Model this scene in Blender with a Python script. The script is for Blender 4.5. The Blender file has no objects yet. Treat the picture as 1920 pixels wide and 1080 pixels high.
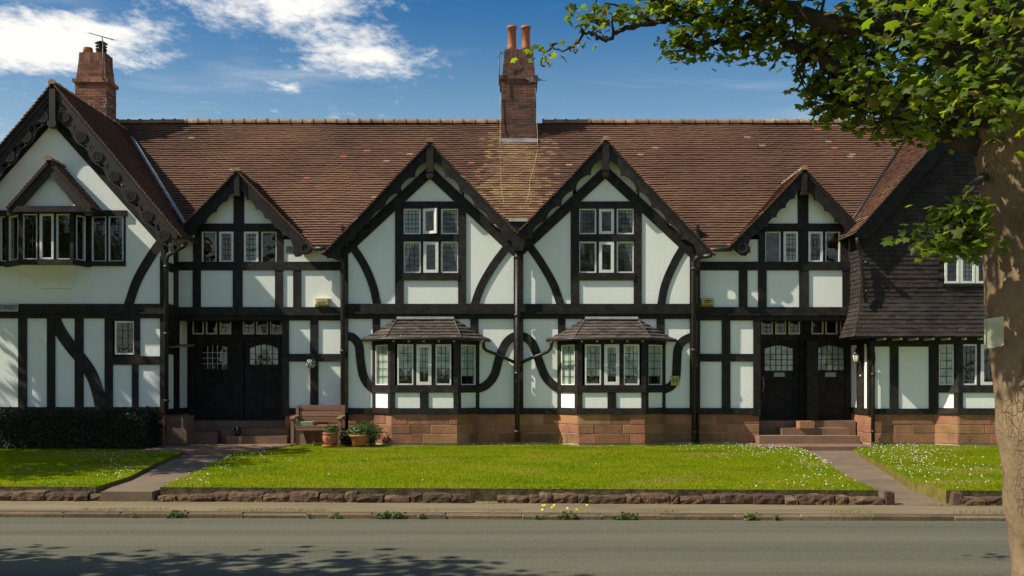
import bpy, math, random
import numpy as np
from mathutils import Vector, Matrix, noise
from mathutils.geometry import tessellate_polygon
random.seed(7); RNG = np.random.default_rng(7)
S = bpy.context.scene
COL = S.collection

# ------------------------------------------------------------------ camera
F = 1866.7; CY = -24.0; ZC = 1.466; HY = 715.0      # focal length in px of a 1920 px wide picture
cam = bpy.data.cameras.new('camera'); cam.sensor_width = 36; cam.lens = F/1920*36
cam.shift_y = (HY-540)/1920; cam.clip_end = 5000; cam.clip_start = .1
co = bpy.data.objects.new('camera', cam); COL.objects.link(co)
co.location = (0, CY, ZC); co.rotation_euler = (math.pi/2, 0, 0); S.camera = co
# ------------------------------------------------------------------ sun and sky
AZ = math.radians(73.5); EL = math.radians(43.7)       # azimuth measured from the facade's normal towards the left
SUN = Vector((-math.sin(AZ)*math.cos(EL), -math.cos(AZ)*math.cos(EL), math.sin(EL)))
sl = bpy.data.lights.new('sun', 'SUN'); sl.energy = 5.0; sl.angle = math.radians(.55); sl.color = (1, .93, .80)
so = bpy.data.objects.new('sun', sl); COL.objects.link(so); so.location = (-20, -30, 30)
so.rotation_euler = (-SUN).to_track_quat('-Z', 'Y').to_euler()
world = bpy.data.worlds.new('World'); S.world = world; world.use_nodes = True
S.view_settings.view_transform = 'Standard'; S.view_settings.look = 'None'; S.view_settings.gamma = 1
S.view_settings.exposure = 0.42; S.view_settings.use_curve_mapping = False
S.render.engine = 'CYCLES'

def build_world():
    nt = world.node_tree; N = nt.nodes; L = nt.links; N.clear()
    def n(t, **k):
        a = N.new(t)
        for x, v in k.items(): setattr(a, x, v)
        return a
    def mth(op, a, b=None, c=None, clamp=False):
        m = n('ShaderNodeMath', operation=op, use_clamp=clamp)
        for i, v in enumerate((a, b, c)):
            if v is None: continue
            if isinstance(v, (int, float)): m.inputs[i].default_value = v
            else: L.new(v, m.inputs[i])
        return m.outputs[0]
    sky = n('ShaderNodeTexSky', sky_type='NISHITA'); sky.sun_disc = False
    sky.sun_elevation = EL; sky.sun_rotation = math.atan2(SUN.x, SUN.y)
    sky.air_density = 1.0; sky.dust_density = 1.5; sky.ozone_density = 2.2
    hs = n('ShaderNodeHueSaturation'); hs.inputs['Saturation'].default_value = 1.5; hs.inputs['Value'].default_value = .53
    L.new(sky.outputs[0], hs.inputs['Color'])
    tc = n('ShaderNodeTexCoord'); sep = n('ShaderNodeSeparateXYZ'); L.new(tc.outputs['Generated'], sep.inputs[0])
    zz = mth('MAXIMUM', sep.outputs[2], .03)
    u = mth('DIVIDE', sep.outputs[0], zz); v = mth('DIVIDE', sep.outputs[1], zz)      # position on a cloud sheet one unit up
    cmb = n('ShaderNodeCombineXYZ'); L.new(u, cmb.inputs[0]); L.new(v, cmb.inputs[1])
    def noise(scale, detail, rough, sx, sy, rot=0, dist=0):
        mp = n('ShaderNodeMapping'); mp.inputs['Scale'].default_value = (sx, sy, 1); mp.inputs['Rotation'].default_value = (0, 0, rot)
        L.new(cmb.outputs[0], mp.inputs[0])
        t = n('ShaderNodeTexNoise'); t.inputs['Scale'].default_value = scale; t.inputs['Detail'].default_value = detail
        t.inputs['Roughness'].default_value = rough; t.inputs['Distortion'].default_value = dist
        L.new(mp.outputs[0], t.inputs['Vector']); return t.outputs[0]
    def ell(cx, cy, rx, ry, rot=0):
        du = mth('SUBTRACT', u, cx); dv = mth('SUBTRACT', v, cy)
        c, s = math.cos(rot), math.sin(rot)
        a = mth('ADD', mth('MULTIPLY', du, c/rx), mth('MULTIPLY', dv, s/rx))
        b = mth('ADD', mth('MULTIPLY', du, -s/ry), mth('MULTIPLY', dv, c/ry))
        r = mth('ADD', mth('MULTIPLY', a, a), mth('MULTIPLY', b, b))
        return mth('SUBTRACT', 1.0, mth('SQRT', r), clamp=True)
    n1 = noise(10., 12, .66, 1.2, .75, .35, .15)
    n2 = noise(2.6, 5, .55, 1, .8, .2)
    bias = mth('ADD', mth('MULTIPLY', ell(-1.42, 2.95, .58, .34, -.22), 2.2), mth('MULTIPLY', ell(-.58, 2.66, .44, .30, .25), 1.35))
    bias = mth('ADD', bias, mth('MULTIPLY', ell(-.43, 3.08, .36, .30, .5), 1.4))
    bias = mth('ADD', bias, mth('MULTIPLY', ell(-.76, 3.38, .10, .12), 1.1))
    bias = mth('SUBTRACT', bias, mth('MULTIPLY', ell(.85, 3.1, 1.5, 1.3), 1.2))          # the clear patch over the terrace, cut from cover raised elsewhere for fill light
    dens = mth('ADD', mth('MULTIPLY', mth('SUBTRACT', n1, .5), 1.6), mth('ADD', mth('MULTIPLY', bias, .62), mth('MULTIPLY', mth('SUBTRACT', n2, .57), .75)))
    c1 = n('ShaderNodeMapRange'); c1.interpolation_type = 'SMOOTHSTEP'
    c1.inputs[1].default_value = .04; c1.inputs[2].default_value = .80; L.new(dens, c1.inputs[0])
    n3 = noise(1.1, 7, .58, .8, 1.6, -.25, .5)                                               # thin high streaks
    c2 = n('ShaderNodeMapRange'); c2.interpolation_type = 'SMOOTHSTEP'
    c2.inputs[1].default_value = .51; c2.inputs[2].default_value = .84; c2.inputs[4].default_value = .48; L.new(n3, c2.inputs[0])
    lowfade = n('ShaderNodeMapRange'); lowfade.inputs[1].default_value = .0; lowfade.inputs[2].default_value = .20
    L.new(sep.outputs[2], lowfade.inputs[0])
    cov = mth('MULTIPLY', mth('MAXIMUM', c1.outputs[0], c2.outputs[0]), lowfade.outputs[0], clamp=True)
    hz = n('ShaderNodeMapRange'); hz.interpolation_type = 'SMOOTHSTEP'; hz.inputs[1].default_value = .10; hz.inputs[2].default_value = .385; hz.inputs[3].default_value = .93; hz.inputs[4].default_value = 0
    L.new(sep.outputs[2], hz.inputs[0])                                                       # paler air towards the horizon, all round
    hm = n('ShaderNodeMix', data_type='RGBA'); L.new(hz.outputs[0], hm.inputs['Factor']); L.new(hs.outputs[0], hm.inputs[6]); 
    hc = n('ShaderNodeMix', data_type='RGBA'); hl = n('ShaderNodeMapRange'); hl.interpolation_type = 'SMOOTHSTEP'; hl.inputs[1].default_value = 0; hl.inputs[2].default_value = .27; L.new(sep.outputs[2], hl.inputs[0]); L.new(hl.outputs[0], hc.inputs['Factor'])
    hc.inputs[6].default_value = (4.8, 5.0, 4.8, 1); hc.inputs[7].default_value = (1.95, 2.9, 3.45, 1); L.new(hc.outputs[2], hm.inputs[7])  # whitest at the unseen horizon, added to lift fill light on shaded walls
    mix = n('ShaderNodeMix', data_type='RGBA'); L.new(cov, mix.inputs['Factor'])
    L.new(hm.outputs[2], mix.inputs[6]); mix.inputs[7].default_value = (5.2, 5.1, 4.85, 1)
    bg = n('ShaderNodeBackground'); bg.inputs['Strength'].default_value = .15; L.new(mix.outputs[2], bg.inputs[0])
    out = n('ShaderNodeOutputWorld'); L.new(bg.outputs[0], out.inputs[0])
build_world()

# ------------------------------------------------------------------ materials
MATS = {}
def mk(name, c1, c2=None, ns=3., lo=.4, hi=.6, rough=.8, bump=0, bs=40., rnd=0, src='island', c3=None, ns3=8., lo3=.55, hi3=.7,
       spec=.3, st=(1, 1, 1), hue=0, detail=5, st3=(1, 1, 1), c4=None, w4=0):
    m = bpy.data.materials.new(name); m.use_nodes = True; nt = m.node_tree; N = nt.nodes; L = nt.links
    b = N['Principled BSDF']; b.inputs['Roughness'].default_value = rough; b.inputs['Specular IOR Level'].default_value = spec
    g = N.new('ShaderNodeNewGeometry')
    def noise(sc, st, det=detail):
        mp = N.new('ShaderNodeMapping'); mp.inputs['Scale'].default_value = st; L.new(g.outputs['Position'], mp.inputs[0])
        t = N.new('ShaderNodeTexNoise'); t.inputs['Scale'].default_value = sc; t.inputs['Detail'].default_value = det
        t.inputs['Roughness'].default_value = .6; L.new(mp.outputs[0], t.inputs['Vector']); return t.outputs[0]
    def rng(x, a, c, d=0., e=1.):
        r = N.new('ShaderNodeMapRange'); r.inputs[1].default_value = a; r.inputs[2].default_value = c
        r.inputs[3].default_value = d; r.inputs[4].default_value = e; L.new(x, r.inputs[0]); return r.outputs[0]
    def mix(f, a, c):
        x = N.new('ShaderNodeMix'); x.data_type = 'RGBA'
        if isinstance(f, float): x.inputs['Factor'].default_value = f
        else: L.new(f, x.inputs['Factor'])
        for i, v in ((6, a), (7, c)):
            if isinstance(v, tuple): x.inputs[i].default_value = v+(1,)
            else: L.new(v, x.inputs[i])
        return x.outputs[2]
    col = c1
    if c2: col = mix(rng(noise(ns, st), lo, hi), c1, c2)
    R = None
    if src == 'object':
        oi = N.new('ShaderNodeObjectInfo'); R = oi.outputs['Random']
    else: R = g.outputs['Random Per Island']
    if c4:      # a share w4 of the pieces has its own colour
        gt = N.new('ShaderNodeMath'); gt.operation = 'LESS_THAN'; L.new(R, gt.inputs[0]); gt.inputs[1].default_value = w4
        col = mix(gt.outputs[0], col, c4)
    if c3: col = mix(rng(noise(ns3, st3, 6), lo3, hi3), col, c3)
    if rnd:
        h = N.new('ShaderNodeHueSaturation'); L.new(rng(R, 0, 1, 1-rnd, 1+rnd), h.inputs['Value'])
        if hue:
            ml = N.new('ShaderNodeMath'); ml.operation = 'MULTIPLY'; ml.inputs[1].default_value = 7.31; L.new(R, ml.inputs[0])
            fr = N.new('ShaderNodeMath'); fr.operation = 'FRACT'; L.new(ml.outputs[0], fr.inputs[0])
            L.new(rng(fr.outputs[0], 0, 1, .5-hue, .5+hue), h.inputs['Hue'])
        if isinstance(col, tuple): h.inputs['Color'].default_value = col+(1,)
        else: L.new(col, h.inputs['Color'])
        col = h.outputs[0]
    if isinstance(col, tuple): b.inputs['Base Color'].default_value = col+(1,)
    else: L.new(col, b.inputs['Base Color'])
    if bump:
        bp = N.new('ShaderNodeBump'); bp.inputs['Strength'].default_value = 1; bp.inputs['Distance'].default_value = bump
        L.new(noise(bs, st), bp.inputs['Height']); L.new(bp.outputs[0], b.inputs['Normal'])
    MATS[name] = m; return m
def leafmat(name, c, t, rnd=.35, hue=.03, mixf=.45, spec=.3):
    m = bpy.data.materials.new(name); m.use_nodes = True; nt = m.node_tree; N = nt.nodes; L = nt.links
    N.remove(N['Principled BSDF']); out = N['Material Output']
    g = N.new('ShaderNodeNewGeometry')
    def var(col):
        h = N.new('ShaderNodeHueSaturation'); h.inputs['Color'].default_value = col+(1,)
        r = N.new('ShaderNodeMapRange'); r.inputs[3].default_value = 1-rnd; r.inputs[4].default_value = 1+rnd
        L.new(g.outputs['Random Per Island'], r.inputs[0]); L.new(r.outputs[0], h.inputs['Value'])
        r2 = N.new('ShaderNodeMapRange'); r2.inputs[3].default_value = .5-hue; r2.inputs[4].default_value = .5+hue
        ml = N.new('ShaderNodeMath'); ml.operation = 'MULTIPLY'; ml.inputs[1].default_value = 9.7; L.new(g.outputs['Random Per Island'], ml.inputs[0])
        fr = N.new('ShaderNodeMath'); fr.operation = 'FRACT'; L.new(ml.outputs[0], fr.inputs[0]); L.new(fr.outputs[0], r2.inputs[0])
        L.new(r2.outputs[0], h.inputs['Hue']); return h.outputs[0]
    d = N.new('ShaderNodeBsdfPrincipled'); d.inputs['Roughness'].default_value = .55; d.inputs['Specular IOR Level'].default_value = spec; L.new(var(c), d.inputs['Base Color'])
    tr = N.new('ShaderNodeBsdfTranslucent'); L.new(var(t), tr.inputs[0])
    mx = N.new('ShaderNodeMixShader'); mx.inputs[0].default_value = mixf; L.new(d.outputs[0], mx.inputs[1]); L.new(tr.outputs[0], mx.inputs[2])
    L.new(mx.outputs[0], out.inputs[0]); MATS[name] = m
def glassmat():
    m = bpy.data.materials.new('glass'); m.use_nodes = True; nt = m.node_tree; N = nt.nodes; L = nt.links
    N.remove(N['Principled BSDF']); out = N['Material Output']
    fr = N.new('ShaderNodeFresnel'); fr.inputs[0].default_value = 1.5
    gl = N.new('ShaderNodeBsdfGlossy'); gl.inputs['Roughness'].default_value = .03
    tr = N.new('ShaderNodeBsdfTransparent'); tr.inputs[0].default_value = (.86, .9, .87, 1)
    g = N.new('ShaderNodeNewGeometry'); bk = N.new('ShaderNodeMapRange'); bk.inputs[3].default_value = 1.5; bk.inputs[4].default_value = 1/1.5; L.new(g.outputs['Backfacing'], bk.inputs[0]); L.new(bk.outputs[0], fr.inputs[0])   # same reflectance from either side of the pane
    t = N.new('ShaderNodeTexNoise'); t.inputs['Scale'].default_value = 2.5; L.new(g.outputs['Position'], t.inputs['Vector'])
    bp = N.new('ShaderNodeBump'); bp.inputs['Distance'].default_value = .02; L.new(t.outputs[0], bp.inputs['Height']); L.new(bp.outputs[0], gl.inputs['Normal'])
    mx = N.new('ShaderNodeMixShader'); L.new(fr.outputs[0], mx.inputs[0]); L.new(tr.outputs[0], mx.inputs[1]); L.new(gl.outputs[0], mx.inputs[2])
    L.new(mx.outputs[0], out.inputs[0]); MATS['glass'] = m
glassmat()
def barkmat():
    m = bpy.data.materials.new('bark'); m.use_nodes = True; nt = m.node_tree; N = nt.nodes; L = nt.links; b = N['Principled BSDF']; b.inputs['Roughness'].default_value = .95; b.inputs['Specular IOR Level'].default_value = .15
    g = N.new('ShaderNodeNewGeometry')
    def noise(sc, st):
        mp = N.new('ShaderNodeMapping'); mp.inputs['Scale'].default_value = st; L.new(g.outputs['Position'], mp.inputs[0])
        t = N.new('ShaderNodeTexNoise'); t.inputs['Scale'].default_value = sc; t.inputs['Detail'].default_value = 6; L.new(mp.outputs[0], t.inputs['Vector']); return t
    w = noise(3., (1, 1, 1)); ad = N.new('ShaderNodeVectorMath'); ad.operation = 'MULTIPLY_ADD'; ad.inputs[1].default_value = (.22, .22, .22); L.new(w.outputs['Color'], ad.inputs[0]); L.new(g.outputs['Position'], ad.inputs[2])
    mp = N.new('ShaderNodeMapping'); mp.inputs['Scale'].default_value = (1, 1, .38); L.new(ad.outputs[0], mp.inputs[0])
    v = N.new('ShaderNodeTexVoronoi'); v.feature = 'DISTANCE_TO_EDGE'; v.inputs['Scale'].default_value = 30; L.new(mp.outputs[0], v.inputs['Vector'])
    def rng(x, a, c, d=0., e=1.):
        r = N.new('ShaderNodeMapRange'); r.inputs[1].default_value = a; r.inputs[2].default_value = c; r.inputs[3].default_value = d; r.inputs[4].default_value = e; L.new(x, r.inputs[0]); return r.outputs[0]
    def mix(f, a, c):
        x = N.new('ShaderNodeMix'); x.data_type = 'RGBA'; L.new(f, x.inputs['Factor'])
        for i, q in ((6, a), (7, c)):
            if isinstance(q, tuple): x.inputs[i].default_value = q+(1,)
            else: L.new(q, x.inputs[i])
        return x.outputs[2]
    col = mix(rng(noise(2.2, (1, 1, .6)).outputs[0], .38, .62), (.225, .160, .092), (.14, .098, .057))
    col = mix(rng(noise(14, (1, 1, 1)).outputs[0], .5, .75), col, (.16, .11, .06))
    crack = rng(v.outputs['Distance'], .0, .10, .26, 0.)
    mask = rng(noise(2.6, (1, 1, .7)).outputs[0], .44, .62)
    ml = N.new('ShaderNodeMath'); ml.operation = 'MULTIPLY'; L.new(crack, ml.inputs[0]); L.new(mask, ml.inputs[1])
    L.new(mix(ml.outputs[0], col, (.06, .042, .026)), b.inputs['Base Color'])
    sub = N.new('ShaderNodeMath'); sub.operation = 'SUBTRACT'; L.new(noise(9, (1, 1, .5)).outputs[0], sub.inputs[0]); L.new(ml.outputs[0], sub.inputs[1])
    bp = N.new('ShaderNodeBump'); bp.inputs['Distance'].default_value = .045; L.new(sub.outputs[0], bp.inputs['Height']); L.new(bp.outputs[0], b.inputs['Normal']); MATS['bark'] = m
barkmat()
mk('plaster', (.80, .82, .745), (.74, .76, .685), 1.2, .35, .75, rough=.85, bump=.004, bs=14, rnd=.03, src='object', c3=(.60, .615, .52), ns3=2.2, lo3=.64, hi3=.98, st3=(1.5, 1.5, .4))
mk('timber', (.012, .0105, .009), (.034, .028, .022), 6, .42, .72, rough=.62, bump=.004, bs=30, rnd=.25, src='object', st=(1, 1, 1), spec=.22)
mk('carved', (.022, .019, .016), (.04, .034, .026), 6, .35, .7, rough=.6, bump=.003, bs=40, spec=.25)
mk('rooftile', (.168, .089, .054), (.106, .058, .038), .5, .35, .65, rough=.9, rnd=.11, hue=.010, bump=.003, bs=60, c3=(.36, .29, .18), ns3=7.5, lo3=.66, hi3=.80, spec=.2, c4=(.34, .27, .19), w4=.005)
mk('rooftile_lichen', (.185, .103, .062), (.25, .16, .08), .9, .36, .62, rough=.9, rnd=.2, hue=.010, bump=.003, bs=60, c3=(.29, .21, .11), ns3=6, lo3=.56, hi3=.74, spec=.2)
mk('rooftile_new', (.36, .11, .06), rough=.85, rnd=.15)
mk('baytile', (.10, .078, .062), (.062, .052, .044), 2.5, .35, .65, rough=.9, rnd=.3, src='object', hue=.012, bump=.004, bs=45, c3=(.26, .23, .14), ns3=6, lo3=.62, hi3=.75, spec=.2)
mk('walltile', (.044, .034, .028), (.026, .022, .020), 1.2, .35, .65, rough=.8, rnd=.22, bump=.003, bs=50, c3=(.11, .088, .068), ns3=5, lo3=.68, hi3=.84, spec=.18)
mk('ridge', (.30, .185, .10), (.20, .12, .07), 3, .35, .65, rough=.9, rnd=.22, src='object', bump=.006, bs=30, c3=(.38, .31, .17), ns3=7, lo3=.58, hi3=.7)
mk('deck', (.02, .017, .015), rough=.85)
mk('brick', (.26, .115, .07), (.17, .075, .05), 2.5, .35, .65, rough=.92, rnd=.4, hue=.012, bump=.006, bs=40, c3=(.06, .05, .035), ns3=1.6, lo3=.50, hi3=.75)
mk('brick_dark', (.15, .072, .05), (.10, .05, .038), 2.5, .35, .65, rough=.92, rnd=.35, hue=.012, bump=.006, bs=40, c3=(.05, .043, .03), ns3=1.6, lo3=.48, hi3=.7)
mk('mortar', (.38, .29, .21), (.28, .215, .155), 6, rough=.95, bump=.004, bs=50)
mk('sandstone', (.33, .158, .078), (.23, .105, .055), 2.2, .35, .7, rough=.92, rnd=.26, src='object', hue=.014, bump=.010, bs=22, c3=(.11, .07, .045), ns3=1.8, lo3=.52, hi3=.78)
mk('edging', (.115, .066, .037), (.066, .041, .027), 4, .35, .7, rough=.95, rnd=.34, src='object', hue=.014, bump=.03, bs=18, c3=(.20, .165, .09), ns3=6, lo3=.56, hi3=.76)
mk('kerbstone', (.15, .105, .06), (.085, .06, .038), 4, .35, .7, rough=.95, rnd=.2, src='object', bump=.012, bs=22, c3=(.07, .075, .03), ns3=4, lo3=.54, hi3=.72)
mk('step', (.22, .13, .078), (.15, .092, .058), 2.5, .35, .7, rough=.9, rnd=.12, src='object', bump=.006, bs=30)
mk('paint', (.72, .72, .66), (.62, .62, .55), 8, rough=.5, spec=.4)
mk('iron', (.014, .013, .012), (.03, .026, .022), 12, rough=.45, spec=.4)
mk('lead', (.30, .31, .30), (.42, .42, .40), 5, rough=.55, bump=.003, bs=20)
mk('leading', (.028, .028, .026), rough=.6)
mk('curtain', (.72, .74, .68), (.62, .64, .58), 5, rough=.95)
mk('interior', (.035, .033, .03), rough=.95)
mk('room', (.09, .075, .06), (.05, .045, .04), 2, rough=.95)
mk('asphalt', (.120, .114, .074), (.078, .076, .052), 1.0, .36, .64, rough=.88, bump=.006, bs=90, c3=(.19, .18, .125), ns3=30, lo3=.54, hi3=.72, st=(.06, 1.6, 1), spec=.25)
mk('pavement', (.215, .165, .092), (.14, .11, .064), 1.4, .35, .68, rough=.93, bump=.006, bs=70, c3=(.15, .14, .045), ns3=2.4, lo3=.56, hi3=.75, st=(.35, 1.3, 1), st3=(.6, 1.6, 1))
mk('path', (.19, .135, .085), (.125, .092, .062), 1.8, .35, .68, rough=.93, bump=.005, bs=60)
mk('soil', (.045, .032, .02), (.10, .085, .03), 9, rough=1, bump=.02, bs=30)
mk('turf', (.155, .20, .004), (.235, .21, .014), .9, .45, .72, rough=1, spec=.03, bump=.02, bs=60, c3=(.10, .16, .004), ns3=1.6, lo3=.5, hi3=.75)
mk('field', (.10, .13, .03), (.14, .14, .04), .6, rough=1)
mk('terracotta', (.42, .15, .07), (.32, .11, .055), 9, rough=.75, bump=.003, bs=30, c3=(.45, .33, .25), ns3=12, lo3=.62, hi3=.8)
mk('potclay', (.46, .17, .075), (.36, .13, .06), 5, rough=.8)
mk('benchwood', (.26, .135, .085), (.18, .093, .06), 6, .35, .7, rough=.75, bump=.003, bs=30, rnd=.15, src='object', st=(.25, 1, 3))
mk('cushion', (.18, .22, .09), (.30, .34, .18), 25, .5, .6, rough=.95)

mk('twig', (.034, .026, .019), (.058, .045, .032), 8, rough=.95, bump=.006, bs=30)  # near black so limbs look shaded; that shade is put into the colour
mk('daisy', (.80, .80, .76), rough=.8)
mk('yellow', (.75, .55, .03), rough=.7)
mk('cream', (.66, .55, .30), (.58, .48, .25), 10, rough=.5)
mk('alarmyellow', (.50, .42, .11), (.42, .36, .08), 10, rough=.5)
mk('ink', (.06, .04, .02), rough=.6)
mk('signgrey', (.35, .38, .38), rough=.5)
mk('brass', (.48, .20, .07), rough=.4, spec=.5)
mk('steel', (.35, .34, .32), rough=.4, spec=.5)
mk('aerial', (.12, .11, .10), rough=.5)
mk('cable', (.40, .30, .17), rough=.8)
mk('lampglass', (.55, .48, .34), rough=.2, spec=.5)
mk('plate', (.50, .48, .33), (.34, .36, .22), 9, .4, .65, rough=.6, c3=(.58, .50, .30), ns3=6, lo3=.5, hi3=.7)
mk('ventgrey', (.55, .56, .50), rough=.8)
leafmat('leaf', (.068, .108, .010), (.27, .36, .012), .42, .03, .5)
leafmat('leaf_gold', (.20, .16, .03), (.36, .26, .04), .3, .02, .4)
leafmat('hedgeleaf', (.013, .020, .007), (.022, .036, .008), .4, .03, .3)
leafmat('potleaf', (.06, .10, .022), (.12, .19, .03), .4, .03, .35)
leafmat('grass', (.205, .258, .003), (.39, .45, .004), .28, .025, .5, .04)
leafmat('grass_deep', (.115, .195, .004), (.22, .34, .006), .28, .025, .5, .04)
mk('lawn_edge', (.20, .155, .05), (.12, .115, .02), 6, rough=1, spec=.05, bump=.02, bs=40)
leafmat('weed', (.09, .14, .02), (.15, .22, .03), .35, .03, .4)
leafmat('drygrass', (.36, .28, .07), (.4, .31, .08), .3, .02, .4, .05)

# ------------------------------------------------------------------ object helpers
WL = {None: Vector((0, 0, 0))}
def mesh_obj(name, verts, faces, mat, parent=None, smooth=False, kind=None, loc=None, mats=None, fm=None):
    V = np.array(verts, dtype=float)
    c = Vector(loc) if loc is not None else Vector(((V.min(0)+V.max(0))/2).tolist())
    me = bpy.data.meshes.new(name); me.from_pydata((V-np.array(c)).tolist(), [], faces)
    for m in (mats or [mat]): me.materials.append(MATS[m])
    if fm: me.polygons.foreach_set('material_index', fm)
    if smooth: me.polygons.foreach_set('use_smooth', [True]*len(me.polygons))
    me.update()
    o = bpy.data.objects.new(name, me); COL.objects.link(o)
    WL[o] = c; o.parent = parent; o.location = c-WL[parent]
    if kind: o['kind'] = kind
    return o
def tri_obj(name, V, T, mat, parent=None, kind=None, mats=None, fm=None, smooth=False):
    V = np.asarray(V, dtype=np.float32); T = np.asarray(T, dtype=np.int32)
    c = (V.min(0)+V.max(0))/2; c[2] = V[:, 2].min()
    me = bpy.data.meshes.new(name); k = T.shape[1]
    me.vertices.add(len(V)); me.vertices.foreach_set('co', (V-c).ravel())
    me.loops.add(T.size); me.loops.foreach_set('vertex_index', T.ravel())
    me.polygons.add(len(T)); me.polygons.foreach_set('loop_start', np.arange(0, T.size, k, dtype=np.int32))
    for m in (mats or [mat]): me.materials.append(MATS[m])
    if fm is not None: me.polygons.foreach_set('material_index', np.asarray(fm, dtype=np.int32))
    if smooth: me.polygons.foreach_set('use_smooth', np.ones(len(T), dtype=bool))
    me.update(calc_edges=True); me.validate()
    o = bpy.data.objects.new(name, me); COL.objects.link(o)
    WL[o] = Vector(c.tolist()); o.parent = parent; o.location = WL[o]-WL[parent]
    if kind: o['kind'] = kind
    return o
def tag(o, label, cat, group=None, kind=None):
    o['label'] = label; o['category'] = cat
    if group: o['group'] = group
    if kind: o['kind'] = kind
    return o
def thing(name, loc, label, cat, group=None):
    o = bpy.data.objects.new(name, None); COL.objects.link(o); o.location = loc; o.empty_display_size = .2
    WL[o] = Vector(loc); return tag(o, label, cat, group)
def structure(o): o['kind'] = 'structure'; return o

class Fr:
    """a vertical working plane: origin, horizontal direction u, outward normal n"""
    def __init__(s, o, u, n): s.o = Vector(o); s.u = Vector(u).normalized(); s.n = Vector(n).normalized()
    def pt(s, a, z, off): return s.o+s.u*a+s.n*off+Vector((0, 0, z))
class Facade(Fr):
    """a plane parallel to the street at depth y; q() turns measured picture coordinates into metres on it"""
    def __init__(s, y): Fr.__init__(s, (0, y, 0), (1, 0, 0), (0, -1, 0)); s.y = y; s.k = (y-CY)/F
    def q(s, px, py): return ((px-960)*s.k, ZC+(HY-py)*s.k)
    def x(s, px): return (px-960)*s.k
    def z(s, py): return ZC+(HY-py)*s.k
def W(px, py, y): k = (y-CY)/F; return Vector(((px-960)*k, y, ZC+(HY-py)*k))
def G(px, py, z=0.): d = (ZC-z)*F/(py-HY); return Vector(((px-960)*d/F, d+CY, z))
CNT = [0]
def plate(name, pts, fr, off, t, mat, parent, holes=(), kind=None):
    CNT[0] += 1; off += (CNT[0] % 9)*.0004
    loops = [list(pts)]+[list(h) for h in holes]
    tr = tessellate_polygon([[Vector((a, z, 0)) for a, z in lp] for lp in loops])
    flat = [p for lp in loops for p in lp]; n = len(flat)
    V = [fr.pt(a, z, off) for a, z in flat]+[fr.pt(a, z, off-t) for a, z in flat]
    Fc = [tuple(x) for x in tr]+[tuple(i+n for i in reversed(x)) for x in tr]
    b = 0
    for lp in loops:
        m = len(lp)
        for i in range(m): j = (i+1) % m; Fc.append((b+i, b+j, b+j+n, b+i+n))
        b += m
    return mesh_obj(name, V, Fc, mat, parent, kind=kind)
def R4(a0, z0, a1, z1): return [(a0, z0), (a1, z0), (a1, z1), (a0, z1)]
def rect(name, f, x0, y0, x1, y1, off, t, mat, parent):
    (a0, z1), (a1, z0) = f.q(x0, y0), f.q(x1, y1); return plate(name, R4(a0, z0, a1, z1), f, off, t, mat, parent)
def poly(name, f, pts, off, t, mat, parent, holes=()): return plate(name, [f.q(*p) for p in pts], f, off, t, mat, parent, holes)
def panel(f, x0, y0, x1, y1, parent, e=4): return rect('plaster_panel', f, x0-e, y0-e, x1+e, y1+e, 0, .13, 'plaster', parent)
def ppoly(f, pts, parent): return poly('plaster_panel', f, pts, 0, .13, 'plaster', parent)
def post(f, x0, y0, x1, y1, parent, off=.032): return rect('timber_post', f, x0, y0, x1, y1, off, .17, 'timber', parent)
def beam(f, x0, y0, x1, y1, parent, off=.042): return rect('timber_beam', f, x0, y0, x1, y1, off, .18, 'timber', parent)
def spline(P, n=6):
    P = [Vector(p) for p in P]; Q = [P[0]*2-P[1]]+P+[P[-1]*2-P[-2]]; out = []
    for i in range(1, len(Q)-2):
        for k in range(n):
            t = k/n; a, b, c, d = Q[i-1], Q[i], Q[i+1], Q[i+2]
            out.append(.5*((2*b)+(c-a)*t+(2*a-5*b+4*c-d)*t*t+(3*b-a-3*c+d)*t**3))
    out.append(P[-1]); return out
def band(P, w, n=6):
    C = spline(P, n); l, r = [], []
    for i, c in enumerate(C):
        d = (C[min(i+1, len(C)-1)]-C[max(i-1, 0)]).normalized(); nn = Vector((-d.y, d.x))*w/2
        l.append(tuple(c+nn)); r.append(tuple(c-nn))
    return l+r[::-1]
def brace(f, P, w, parent, off=.026, name='timber_brace'): return poly(name, f, band(P, w), off, .10, 'timber', parent)
def box(name, a, b, mat, parent=None, kind=None):
    (x0, y0, z0), (x1, y1, z1) = a, b
    V = [(x0, y0, z0), (x1, y0, z0), (x1, y1, z0), (x0, y1, z0), (x0, y0, z1), (x1, y0, z1), (x1, y1, z1), (x0, y1, z1)]
    return mesh_obj(name, V, BOXF, mat, parent, kind=kind)
BOXF = [(3, 2, 1, 0), (4, 5, 6, 7), (0, 1, 5, 4), (1, 2, 6, 5), (2, 3, 7, 6), (3, 0, 4, 7)]
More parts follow.
